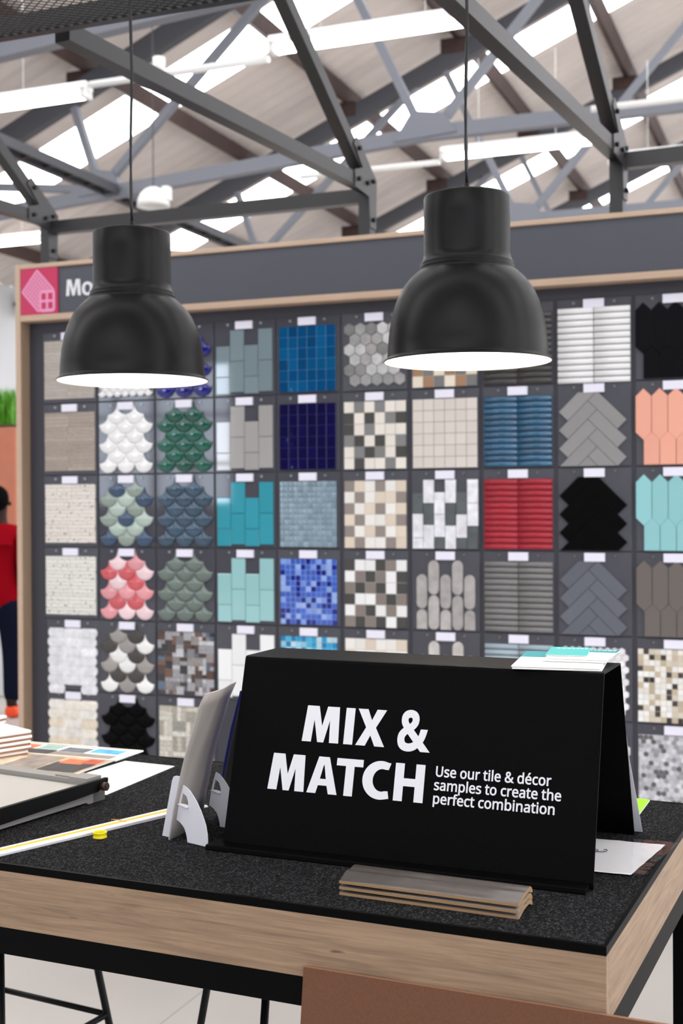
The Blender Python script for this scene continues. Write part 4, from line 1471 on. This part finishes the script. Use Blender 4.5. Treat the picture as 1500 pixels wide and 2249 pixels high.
# three tile mouldings stacked before the sign
def moulding(label, y, z, rz, flip):
    t = thing('tile_moulding', label, 'moulding', T(-.4225, y, z), TA + radians(-.8) + rz, 'tile mouldings stacked before the sign')
    top = [(0, .0042), (.006, .0052), (.016, .0088), (.026, .0122), (.033, .0128), (.0385, .011), (.0405, .0108), (.046, .0126), (.054, .0135), (.062, .0125), (.068, .0085), (.0715, .0045)]
    bot = [(.0715, .001), (.066, .002), (.056, .0062), (.046, .0066), (.036, .0062), (.026, .0052), (.014, .0015), (.006, 0), (0, 0)]
    pr = top + bot
    if flip:
        pr = [(x, .0136 - zz) for x, zz in pr]
    bm = bmesh.new()
    n = len(pr)
    r0 = [bm.verts.new((0, *p)) for p in pr]
    r1 = [bm.verts.new((.283, *p)) for p in pr]
    for i in range(n):
        f = bm.faces.new((r0[i], r0[(i + 1) % n], r1[(i + 1) % n], r1[i]))
        f.smooth = i < len(top) - 1
        f.material_index = 0 if i < len(top) - 1 else 1
    bm.faces.new(r0[::-1]).material_index = 1
    bm.faces.new(r1).material_index = 1
    obj('body', bm, ['taupe', 'mdf'], t)
moulding('lowest taupe moulding of the stack before the sign', .067, 0, 0, False)
moulding('middle taupe moulding of the stack before the sign', .0665, .0088, radians(-.2), False)
moulding('topmost taupe moulding of the stack before the sign', .067, .0176, radians(.3), False)

# ------------------------------------------------------------------ showcards left of the sign
D_ = Vector((-.0186, .1529, 0)).normalized()
def showcard(label, base, width, prof, mats, wings, group='showcards left of the sign', bulge=.006, face=None):
    t = thing('showcard', label, 'showcard', T(*base), TA, group)
    bm = bmesh.new()
    nu = 10
    rows = []
    for s in (0, 1):
        g = []
        for i in range(nu + 1):
            a = i / nu
            g.append([bm.verts.new(Vector((x - s * .0022, 0, zz + s * .0006)) + D_ * width * a + Vector((bulge * sin(pi * min(1, a * 1.25)) - bulge * .6 * a * a, 0, 0))) for x, zz in prof])
        rows.append(g)
    m = len(prof)
    for s, g in enumerate(rows):
        for i in range(nu):
            for j in range(m - 1):
                q = (g[i][j], g[i + 1][j], g[i + 1][j + 1], g[i][j + 1])
                f = bm.faces.new(q)
                f.smooth = True
                f.material_index = s
    for i in range(nu):
        for j in (0, m - 1):
            bm.faces.new((rows[0][i][j], rows[0][i + 1][j], rows[1][i + 1][j], rows[1][i][j]))
    for i in (0, nu):
        for j in range(m - 1):
            bm.faces.new((rows[0][i][j], rows[0][i][j + 1], rows[1][i][j + 1], rows[1][i][j]))
    obj('card', bm, mats, t)
    wd = Vector((.0489, -.0134, 0)).normalized()
    wn = Vector((-wd.y, wd.x, 0))
    for (wx, wy, z0) in wings:
        o = Vector((wx, wy, z0))
        outer = [(.0507, 0), (.0508, .012), (.0499, .0225), (.0468, .036), (.0421, .0467), (.035, .06), (.0262, .0727), (.018, .082), (.0081, .0914), (0, .0965), (-.0093, .0998),
                 (-.0165, .082), (-.0211, .0657), (-.0276, .0358), (-.019, .033), (-.0121, .0282), (-.0075, .0235), (-.004, .0166), (-.001, .008), (0, 0)]
        hole = [(-.0105, .086), (-.0015, .0815), (.002, .074), (.0035, .066), (.0025, .059), (-.017, .067)]
        bm = bmesh.new()
        fill_loops(bm, [outer, hole], lambda u, v, w: o + wd * u + Vector((0, 0, v)) + wn * (w - .0006), .0013)
        g = obj('wing', bm, 'cardwhite', t)
        bm = bmesh.new()
        fill_loops(bm, [[(-.019, 0), (.004, 0), (.003, .006), (-.004, .012), (-.014, .010)]], lambda u, v, w: o + wd * u + wn * (v - .006) + Vector((0, 0, .0625 + w - u * .15)), .001)
        obj('tongue', bm, 'cardwhite', g)
    return t
PR = [(0, 0), (.010, .052), (.018, .085), (.026, .12), (.036, .156), (.050, .196), (.064, .24), (.076, .264)]
b = (-.8282, .2337, 0)
card = showcard('grey backed showcard standing on two white strut wings', b, .154, PR, ['cardgrey', 'blueprint'],
                [(.0375, .0001, 0), (.0368, .117, 0)])
# white foot panel at its left
bm = bmesh.new()
wd = Vector((.0489, -.0134, 0)).normalized()
wn = Vector((-wd.y, wd.x, 0))
fill_loops(bm, [[(0, 0), (.024, 0), (.05, .113), (.037, .113), (.031, .111), (.027, .104)]], lambda u, v, w: Vector((-.028, .021, 0)) + wd * u + Vector((0, 0, v)) + wn * w, .0013)
obj('wing', bm, 'cardwhite', card)
b2 = showcard('showcard with shade painted on its back, standing behind the grey one, against the sign', (-.800, .352, 0), .12, [(0, 0), (.012, .06), (.03, .14), (.05, .22), (.066, .268)], ['shadedcard', 'blueprint'], [], bulge=.002)  # its back is coloured dark to stand for the shadow on it
t = thing('leaflet', 'blue printed leaflet tucked beside the grey showcard', 'leaflet', T(-.806, .374, 0), TA)
bm = bmesh.new()
pr = [(0, .06), (.012, .12), (.026, .18), (.046, .25)]
for (x0, z0), (x1, z1) in zip(pr, pr[1:]):
    v = [bm.verts.new((x + dx, y, zz)) for x, zz in ((x0, z0), (x1, z1)) for dx, y in ((0, 0), (.012, .0))]
    bm.faces.new((v[0], v[1], v[3], v[2]))
r_ = bmesh.ops.extrude_face_region(bm, geom=bm.faces[:])
for v in r_['geom']:
    if isinstance(v, bmesh.types.BMVert):
        v.co.y += .002
for v in bm.verts:
    if v.co.z < .0601:
        v.co.z = 0
        v.co.x -= .009
obj('pages', bm, 'blueprint', t)
t = thing('leaflet', 'pink topped white leaflet leaning on the left face of the grey showcard', 'leaflet', T(-.8345, .246, 0), TA + math.atan2(.0186, .1529))
bm = bmesh.new()
extrude_profile(bm, thick_line([(0, 0), (.010, .052), (.026, .12), (.036, .156)], .0012), 'y', 0, .06)
obj('pages', bm, 'paper', t)
bm = bmesh.new()
extrude_profile(bm, thick_line([(.036, .156), (.050, .196), (.054, .206)], .0012), 'y', 0, .06)
obj('printed_band', bm, 'rose', t)

# ------------------------------------------------------------------ white trims with a yellow line, rubber band, ring
ra = math.atan2(.343, .117) - pi / 2
def trim(label, x, y, z, L, dr, stripe):
    t = thing('edge_trim', label, 'trim', T(x, y, z), TA + ra + dr, 'white edge trims on the carpet')
    bm = bmesh.new()
    extrude_profile(bm, [(-.0175, 0), (.0175, 0), (.017, .0022), (.006, .003), (-.006, .003), (-.017, .0022)], 'y', 0, L)
    obj('strip', bm, 'plastwhite', t)
    if stripe:
        obj('stripe', box(-.0048, .0048, .001, L - .001, .003, .0034), 'yellow', t)
trim('lower white edge trim under the yellow lined one', -1.0665, .005, 0, .50, radians(-.25), False)
trim('upper white edge trim with a yellow line along it', -1.064, .006, .0031, .49, 0, True)
t = thing('rubber_band', 'tan rubber band around the white edge trims', 'rubber band', T(-.9755, .2935, 0), TA + ra + radians(10))
bm = bmesh.new()
pts = [(-.019, 0, .001), (-.0178, 0, .0062), (0, 0, .0074), (.0178, 0, .0062), (.02, 0, .001)]
tube(bm, pts, .0008, 6)
obj('band', bm, 'band', t)
t = thing('plastic_ring', 'small yellow plastic ring on the carpet', 'ring', T(-.9525, .2, 0))
bm = bmesh.new()
lathe(bm, [(.0095, 0), (.0125, 0), (.013, .001), (.0118, .003), (.0118, .0075), (.0128, .0095), (.0125, .0105), (.0102, .0105), (.0095, .009), (.0095, 0)], 40)
obj('ring', bm, 'yellowring', t)

# ------------------------------------------------------------------ guillotine paper trimmer
t = thing('paper_trimmer', 'grey guillotine paper trimmer with a black blade arm at the left', 'paper trimmer', T(-1.114, .449, 0), TA + radians(-6.2))
WT, LTM = .46, .5                              # extends left and towards the viewer
bm = bmesh.new()
extrude_profile(bm, [(-LTM, .004), (-LTM, .03), (0, .032), (0, .0), (-.05, .0), (-.055, .004)], 'x', -WT, 0)
obj('base', bm, 'trimgrey', t)
obj('cutting_bed', box(-WT + .01, -.012, -LTM + .01, -.045, .0305, .0345, .001), 'trimbed', t)
bm = bmesh.new()
bx(bm, -WT + .01, -.02, -.042, -.008, .032, .044)
bx(bm, -.055, -.006, -.046, -.004, .03, .049)
bx(bm, -.10, -.058, -.036, -.012, .04, .047)
obj('paper_guide', bm, 'trimgrey', t)
bm = bmesh.new()
up = [(-LTM, .045), (-.3, .0445), (0, .045)]
lo = [(0, .036), (-.03, .022), (-.1, .019), (-.2, .017), (-.3, .0145), (-LTM, .012)]
extrude_profile(bm, up + lo, 'x', .0005, .009)
obj('blade_arm', bm, 'trimblack', t)
bm = bmesh.new()
tube(bm, [(.009, -.018, .031), (.021, -.018, .031)], .0085, 16)
tube(bm, [(.021, -.018, .031), (.0225, -.018, .031)], .005, 12)
obj('pivot_knob', bm, 'knob', t)
bm = bmesh.new()
bx(bm, -.012, .0, -.035, 0, 0, .032)
obj('pivot_post', bm, 'trimgrey', t)

# white paper under the trimmer
t = thing('paper_sheet', 'blank white sheet sticking out behind the paper trimmer', 'paper', T(-1.30, .47, 0), TA)
bm = bmesh.new()
q = [(0, .0), (.17, .007), (.152, .302), (.015, .308)]
a = [bm.verts.new((x, y, .0006)) for x, y in q]
c = [bm.verts.new((x, y, .0014)) for x, y in q]
bm.faces.new(a[::-1])
bm.faces.new(c)
for i in range(4):
    bm.faces.new((a[i], a[(i + 1) % 4], c[(i + 1) % 4], c[i]))
obj('sheet', bm, 'paper', t)

# open catalogue with interior photographs
PRN = {k: mat('print ' + k, c, .35, noise=.3, nscale=28) for k, c in dict(cream=(226, 208, 180), sand=(196, 170, 136), brown=(120, 92, 70), orange=(228, 120, 74), red=(200, 84, 58),
       sky=(86, 174, 214), slate=(110, 116, 122), char=(58, 56, 56), mint=(160, 196, 186), dusk=(150, 138, 128), rust=(168, 62, 66)).items()}
t = thing('catalogue', 'open colour catalogue lying behind the paper trimmer', 'catalogue', T(-1.30, .76, 0), TA + radians(2))
def page(name, x0, x1, y0, y1, z, pics):
    bm = bmesh.new()
    bx(bm, x0, x1, y0, y1, z, z + .003)
    names = []
    for q_, (a, b, c, d, k) in enumerate(pics):
        if k not in names:
            names.append(k)
        bx(bm, x0 + (x1 - x0) * a, x0 + (x1 - x0) * b, y0 + (y1 - y0) * c, y0 + (y1 - y0) * d, z + .003, z + .0032 + .00012 * q_, names.index(k) + 1)
    obj(name, bm, ['paper'] + [PRN[k] for k in names], t)
page('back_page', -.42, .0, .002, .125, .0018, [(.02, .97, .88, .93, 'orange'), (.02, .2, .35, .8, 'char'), (.22, .36, .25, .8, 'orange'), (.38, .52, .45, .85, 'mint'), (.55, .72, .35, .75, 'slate'),
     (.74, .93, .45, .8, 'sky'), (.36, .54, .05, .4, 'char'), (.55, .95, .05, .3, 'dusk'), (.05, .34, .02, .2, 'rust')])
page('front_page', -.43, -.006, -.3, .0, .0018, [(0, 1, 0, 1, 'sand'), (.05, .5, .3, .9, 'cream'), (.5, .72, .1, .95, 'dusk'), (.0, .3, .0, .28, 'brown'), (.74, .98, .5, .8, 'char'), (.76, .9, .76, .92, 'orange'),
     (.88, .97, .8, .95, 'red'), (.4, .7, .0, .25, 'brown'), (.72, 1, .05, .4, 'slate')])

# stacks of white glazed tiles
def slab(label, x, y, z, rz, group):
    t = thing('ceramic_tile', label, 'tile', T(x, y, z), TA + rz, group)
    q = .148
    obj('body', box(-q + .001, -.001, -q + .001, -.001, 0, .0038, .0005, 1), 'bisque', t)
    obj('glaze', box(-q - .0003, .0003, -q - .0003, .0003, .0038, .0115, .0026, 2), 'glaze', t)
G1, G2 = 'white tiles stacked at the left edge', 'white tiles stacked behind at far left'
for i, lab in enumerate(['bottom white tile of the front stack at the left edge', 'second white tile from the bottom of the front left stack',
                         'third white tile of the front left stack', 'fourth white tile of the front left stack, one below the top', 'top white tile of the front left stack']):
    slab(lab, -1.527 + (-.006, .0, .002, .003, .002)[i], .745 - (.004, .0, .003, .0, .002)[i], .0045 + .0118 * i, radians(-22 + (0, 1.5, -1, .5, -.5)[i]), G1)
for i, lab in enumerate(['bottom white tile of the far left stack', 'second white tile of the far left stack', 'third white tile of the far left stack',
                         'fourth white tile of the far left stack', 'fifth white tile of the far left stack', 'top white tile of the far left stack']):
    slab(lab, -1.688 + .003 * (i % 2), .852, .0002 + .0118 * i, radians(-6 + i % 3), G2)

# ================================================================== pendant lamps
def pendant(label, x, y, z):
    t = thing('pendant_lamp', label, 'lamp', (x, y, z), 0, 'black pendant lamps over the table')
    prof = [(.1905, .0), (.1915, .002), (.1905, .0045), (.1850, .0065), (.1832, .012), (.1815, .04), (.1780, .075), (.172, .108), (.1625, .138), (.150, .165), (.132, .188), (.1165, .203),
            (.1075, .2105), (.1085, .2125), (.1085, .217), (.1062, .219), (.1066, .2205), (.1066, .2245), (.104, .227), (.1, .236), (.0985, .246), (.0982, .33), (.0982, .372), (.0965, .3765), (.092, .378), (.012, .381), (0, .381)]
    bm = bmesh.new()
    lathe(bm, prof, 96)
    obj('shade', bm, 'lampblack', t)
    inn = [(.1895, .0004), (.1820, .007), (.1785, .04), (.175, .075), (.169, .107), (.1595, .136), (.1465, .163), (.1285, .185), (.111, .201), (.099, .215), (.095, .24), (.095, .37), (0, .372)]
    bm = bmesh.new()
    lathe(bm, inn, 96)
    obj('lining', bm, 'lampwhite', t, 'white inner lining', fix=False)
    bm = bmesh.new()
    lathe(bm, [(0, .08), (.02, .084), (.036, .098), (.042, .12), (.038, .145), (.024, .17), (.016, .19), (.016, .2), (0, .2)], 24)
    obj('bulb', bm, 'bulb', t, 'glowing bulb')
    bm = bmesh.new()
    lathe(bm, [(0, .2), (.022, .2), (.022, .3), (.03, .37), (0, .37)], 16)
    obj('lamp_holder', bm, 'black', t)
    bm = bmesh.new()
    lathe(bm, [(.0, .379), (.0105, .379), (.0105, .392), (.007, .396), (.006, .408), (0, .408)], 16)
    obj('cable_grip', bm, 'black', t)
    bm = bmesh.new()
    top = 2.966 - z
    n = 14
    random.seed(int(x * -100))
    pts = []
    for i in range(n + 1):
        a = i / n
        w = sin(pi * a)
        pts.append((-.003 * sin(a * 9) * w, 0, .4 + (top - .4) * a))
    tube(bm, pts, .0042, 10)
    obj('cable', bm, 'cable', t)
    li = bpy.data.lights.new('lamp_light', 'POINT')
    li.energy = 7
    li.color = (1, .93, .84)
    li.shadow_soft_size = .03
    lo = bpy.data.objects.new('lamp_light', li)
    COL.objects.link(lo)
    lo.parent = t
    lo.location = (0, 0, .06)
pendant('black pendant lamp on the right, nearer and larger', -.7697, 2.783, 1.8185)
pendant('black pendant lamp on the left, before the raspberry plaque', -1.6535, 2.794, 1.8115)

# ================================================================== left background: partition, plants, person
t = thing('planter_partition', 'terracotta partition with a planted top behind the person', 'partition', (-9.1, 11.6, 0))
obj('panel', box(-.85, .85, -.15, .15, 0, 2.34, .01), 'terracotta', t)
obj('soil', box(-.82, .82, -.12, .12, 2.34, 2.37), 'soil', t)
for k in range(3):
    random.seed(20 + k)
    bm = bmesh.new()
    for i in range(420):
        x, y = random.uniform(-.2, .2), random.uniform(-.1, .1)
        h = random.uniform(.22, .46)
        a = random.uniform(0, 2 * pi)
        b = random.uniform(.02, .1)
        w = random.uniform(.006, .014)
        s = Vector((cos(a + pi / 2), sin(a + pi / 2), 0)) * w
        p0 = Vector((x, y, 0))
        p1 = p0 + Vector((cos(a) * b * .4, sin(a) * b * .4, h * .6))
        p2 = p0 + Vector((cos(a) * b, sin(a) * b, h))
        v = [bm.verts.new(q) for q in (p0 - s, p0 + s, p1 + s * 1.3, p1 - s * 1.3, p2)]
        bm.faces.new((v[0], v[1], v[2], v[3]))
        bm.faces.new((v[3], v[2], v[4]))
    r = thing('grass_plant', ['leafy green plant at the visible right end of the partition', 'leafy green plant in the middle of the partition', 'leafy green plant at the hidden left end of the partition'][k],
              'plant', (-8.52 - .62 * k, 11.6, 2.355), 0, 'plants on the terracotta partition')
    obj('foliage', bm, 'leaf', r, fix=False)

def skin_mesh(name, verts, edges, radii, mats, parent, root=0, sub=2):
    me = bpy.data.meshes.new(name)
    me.from_pydata(verts, edges, [])
    o = bpy.data.objects.new(name, me)
    COL.objects.link(o)
    s = o.modifiers.new('skin', 'SKIN')
    s.use_smooth_shade = True
    for i, r in enumerate(radii):
        me.skin_vertices[0].data[i].radius = r if isinstance(r, tuple) else (r, r)
        me.skin_vertices[0].data[i].use_root = i == root
    o.modifiers.new('sub', 'SUBSURF').levels = sub
    dg = bpy.context.evaluated_depsgraph_get()
    m2 = bpy.data.meshes.new_from_object(o.evaluated_get(dg))
    bpy.data.objects.remove(o)
    for p in m2.polygons:
        p.use_smooth = True
    m2.name = name
    m2.materials.clear()
    m2.materials.append(M[mats])
    o = bpy.data.objects.new(name, m2)
    COL.objects.link(o)
    o.parent = parent
    return o
pe = thing('person', 'person in a crimson sweatshirt and navy trousers standing with their back turned at far left', 'person', (-5.455, 7.36, 0), radians(12))
# body faces +y (away); height about 1.63 m
V = [(0, 0, .86), (0, -.01, 1.02), (0, -.015, 1.18), (0, -.01, 1.30), (0, 0, 1.38), (0, .012, 1.44), (0, .015, 1.52), (0, .015, 1.585),
     (.09, 0, .83), (.095, .015, .47), (.1, -.02, .1), (.1, .02, .045), (.105, .12, .03),
     (-.09, 0, .83), (-.095, .015, .47), (-.1, -.02, .1), (-.1, .02, .045), (-.105, .12, .03),
     (.165, -.01, 1.29), (.205, -.03, 1.05), (.19, .07, .86), (.185, .1, .80),
     (-.165, -.01, 1.29), (-.205, -.03, 1.05), (-.19, .07, .86), (-.185, .1, .80)]
E_ = [(0, 1), (1, 2), (2, 3), (3, 4), (4, 5), (5, 6), (6, 7), (0, 8), (8, 9), (9, 10), (10, 11), (11, 12), (0, 13), (13, 14), (14, 15), (15, 16), (16, 17),
      (3, 18), (18, 19), (19, 20), (20, 21), (3, 22), (22, 23), (23, 24), (24, 25)]
R_ = [(.12, .09), (.115, .085), (.125, .09), (.1, .075), (.058, .058), (.06, .064), (.074, .09), (.055, .07),
      .078, .055, .04, .04, .03, .078, .055, .04, .04, .03, .046, .04, .03, .034, .046, .04, .03, .034]
fing, fe, fr = list(V), list(E_), list(R_)
for sx, w in ((1, 21), (-1, 25)):
    hx, hy, hz = V[w]
    for i, (dx, L) in enumerate(((-.024, .07), (-.008, .08), (.008, .076), (.024, .062))):
        b = len(fing)
        fing += [(hx + sx * dx * .3, hy + .012 + dx * .6, hz - .035), (hx - sx * .004, hy + .02 + dx, hz - .035 - L * .55), (hx - sx * .018, hy + .022 + dx, hz - .035 - L)]
        fe += [(w, b), (b, b + 1), (b + 1, b + 2)]
        fr += [.0105, .009, .008]
    b = len(fing)
    fing += [(hx - sx * .02, hy + .04, hz - .01), (hx - sx * .03, hy + .055, hz - .05)]
    fe += [(w, b), (b, b + 1)]
    fr += [.012, .0095]
skin_mesh('body', fing, fe, fr, 'skin', pe)
grow = lambda idx, k: [tuple(x + k for x in (R_[i] if isinstance(R_[i], tuple) else (R_[i], R_[i]))) for i in idx]
def cloth(name, pts, edges, rad, m, root=0):
    return skin_mesh(name, pts, edges, rad, m, pe, root)
cloth('sweatshirt', [(0, 0, .72), (0, -.005, .9), (0, -.015, 1.08), (0, -.015, 1.2), (0, -.005, 1.3), (0, .003, 1.375),
                     (.17, -.01, 1.29), (.215, -.03, 1.05), (.197, .055, .88), (-.17, -.01, 1.29), (-.215, -.03, 1.05), (-.197, .055, .88)],
      [(0, 1), (1, 2), (2, 3), (3, 4), (4, 5), (4, 6), (6, 7), (7, 8), (4, 9), (9, 10), (10, 11)],
      [(.165, .13), (.165, .13), (.16, .125), (.16, .12), (.125, .1), (.07, .07), .07, .06, .045, .07, .06, .045], 'red', 2)
cloth('trousers', [(0, 0, .9), (0, 0, .8), (.085, 0, .74), (.1, .012, .45), (.1, -.005, .1), (-.085, 0, .74), (-.1, .012, .45), (-.1, -.005, .1)],
      [(0, 1), (1, 2), (2, 3), (3, 4), (1, 5), (5, 6), (6, 7)], [(.14, .11), (.15, .115), .095, .076, .062, .095, .076, .062], 'navy', 1)
for sx in (1, -1):
    cloth('shoe', [(sx * .1, -.045, .05), (sx * .1, .03, .05), (sx * .105, .11, .036), (sx * .107, .16, .03)], [(0, 1), (1, 2), (2, 3)], [(.048, .05), (.052, .05), (.048, .036), (.036, .028)], 'orange', 1)
bm = bmesh.new()
bmesh.ops.create_uvsphere(bm, u_segments=28, v_segments=18, radius=1)
for v in bm.verts:
    front = v.co.y > .35
    v.co = Vector((v.co.x * .082, v.co.y * .098 - .006, v.co.z * .1 + 1.535))
    if front and v.co.z < 1.57:
        v.co.y = min(v.co.y, .03)
    if v.co.z < 1.5:
        v.co.x *= .93
        v.co.y = v.co.y * .9 - .004
for f in bm.faces:
    f.smooth = True
obj('hair', bm, 'hair', pe)
# face, turned away from the camera
bm = bmesh.new()
for sx in (1, -1):
    tube(bm, [(sx * .079, .02, 1.505), (sx * .083, .012, 1.51)], [.018, .01], 10)
obj('ears', bm, 'skin', pe)
bm = bmesh.new()
tube(bm, [(0, .105, 1.535), (0, .125, 1.505), (0, .112, 1.495)], [.009, .016, .012], 10)
obj('nose', bm, 'skin', pe)
bm = bmesh.new()
for sx in (1, -1):
    tube(bm, [(sx * .032, .094, 1.535), (sx * .032, .104, 1.535)], [.012, .008], 10)
obj('eyes', bm, 'glaze', pe)
bm = bmesh.new()
tube(bm, [(-.024, .096, 1.462), (0, .106, 1.46), (.024, .096, 1.462)], [.004, .007, .004], 8)
obj('mouth', bm, 'rust', pe)

# patterned plate on the partition side counter beyond the person
t = thing('plinth', 'low pale plinth behind the person', 'plinth', (-5.85, 8.35, 0))
obj('body', box(-.2, .2, -.2, .2, 0, 1.29, .01), 'wall', t)
t = thing('vase', 'small white vase with blue spots beside the person', 'vase', (-5.81, 8.3, 1.2905))
bm = bmesh.new()
lathe(bm, [(0, 0), (.055, 0), (.07, .02), (.085, .08), (.07, .14), (.045, .175), (.05, .19), (.042, .19), (.04, .175), (0, .16)], 28)
obj('body', bm, 'glaze', t)
bm = bmesh.new()
for i in range(9):
    for z, r in ((.05, .0815), (.1, .083)):
        a = 2 * pi * (i + (.5 if z > .06 else 0)) / 9
        p = Vector((r * cos(a), r * sin(a), z))
        tube(bm, [p - Vector((cos(a), sin(a), 0)) * .002, p + Vector((cos(a), sin(a), 0)) * .001], .014, 10)
obj('spots', bm, 'blueprint', t)
